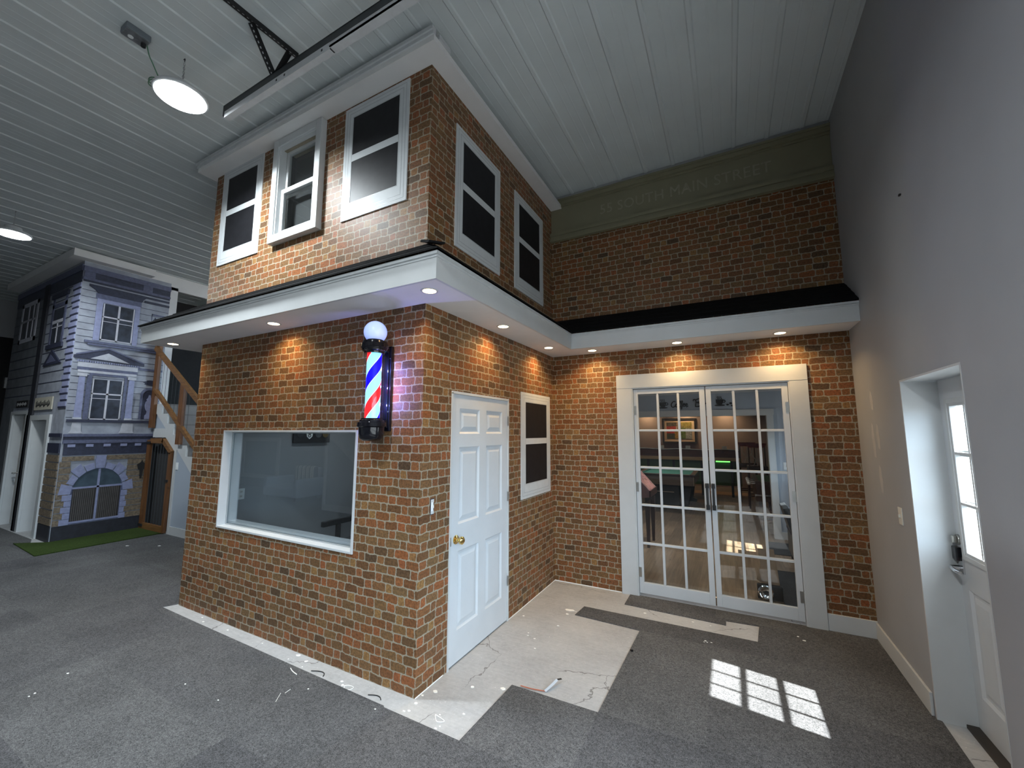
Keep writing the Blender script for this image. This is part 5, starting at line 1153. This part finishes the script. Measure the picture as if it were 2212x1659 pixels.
# ------------------------------------------------------------------ light: sun, sky, bounce lamps
w = bpy.data.worlds.new('sky'); S.world = w; w.use_nodes = True
nt = w.node_tree; bg = nt.nodes['Background']
tc = nt.nodes.new('ShaderNodeTexCoord'); sx_ = nt.nodes.new('ShaderNodeSeparateXYZ'); nt.links.new(tc.outputs['Generated'], sx_.inputs[0])
mr = nt.nodes.new('ShaderNodeMapRange'); nt.links.new(sx_.outputs[2], mr.inputs['Value']); mr.inputs['From Min'].default_value = -1.0; mr.inputs['From Max'].default_value = 1.0
rp = nt.nodes.new('ShaderNodeValToRGB'); nt.links.new(mr.outputs['Result'], rp.inputs['Fac'])
for p_, c_ in ((0.0, (0.215, 0.225, 0.23)), (0.49, (0.235, 0.25, 0.26)), (0.515, (0.57, 0.78, 1.0)), (1.0, (0.42, 0.66, 1.0))):
    e_ = rp.color_ramp.elements.new(p_); e_.color = (*c_, 1)
rp.color_ramp.elements.remove(rp.color_ramp.elements[0]); rp.color_ramp.elements.remove(rp.color_ramp.elements[-1])
nt.links.new(rp.outputs[0], bg.inputs[0]); bg.inputs['Strength'].default_value = 15.0
sd = Vector((-0.76, 0.125, -1.0)).normalized()
l = bpy.data.lights.new('sun', 'SUN'); l.energy = 32.0; l.angle = math.radians(0.6); l.color = (1.0, 0.98, 0.95)
o = bpy.data.objects.new('sun', l); COL.objects.link(o); o.rotation_euler = sd.to_track_quat('-Z', 'Y').to_euler(); o.location = (6, 0, 6)
for nm, loc, sx, sy in (('door_sky_portal', (RX + 0.10, (LY0 + LY1) / 2, (LZ0 + LZ1) / 2), LZ1 - LZ0, LY1 - LY0), ('window_sky_portal', (RRX + 0.12, 4.90, 1.40), 0.80, 0.80), ('added_door_sky_portal', (W + 0.22, -2.375, 1.45), 1.75, 3.95)):
    l = bpy.data.lights.new(nm, 'AREA'); l.shape = 'RECTANGLE'; l.size = sx; l.size_y = sy; l.cycles.is_portal = True
    o = bpy.data.objects.new(nm, l); COL.objects.link(o); o.location = loc; o.rotation_euler = (0, math.radians(90), 0)

# ------------------------------------------------------------------ camera
cam = bpy.data.cameras.new('camera'); co = bpy.data.objects.new('camera', cam); COL.objects.link(co)
R = ((0.8831123551775479, 0.4691593803342365, 0.0014296772921597), (-0.053973724942890156, 0.10462243999569713, -0.9930463141591815), (-0.4660465697208313, 0.8768943042885738, 0.11771564873755866))
m = Matrix(((R[0][0], -R[1][0], -R[2][0], 1.9275071), (R[0][1], -R[1][1], -R[2][1], -2.266655), (R[0][2], -R[1][2], -R[2][2], 1.75), (0, 0, 0, 1)))
co.matrix_world = m
cam.sensor_fit = 'HORIZONTAL'; cam.sensor_width = 36.0; cam.lens = 877.81 / 2212 * 36.0; cam.clip_start = 0.02; cam.clip_end = 200
S.camera = co
S.view_settings.view_transform = 'Standard'; S.view_settings.look = 'None'; S.view_settings.gamma = 1.0; S.view_settings.use_curve_mapping = False
S.view_settings.exposure = 0.3
S.cycles.max_bounces = 10; S.cycles.diffuse_bounces = 6; S.cycles.glossy_bounces = 4; S.cycles.transparent_max_bounces = 24
S.cycles.caustics_reflective = False; S.cycles.caustics_refractive = False; S.cycles.sample_clamp_indirect = 6.0
S.cycles.use_denoising = True
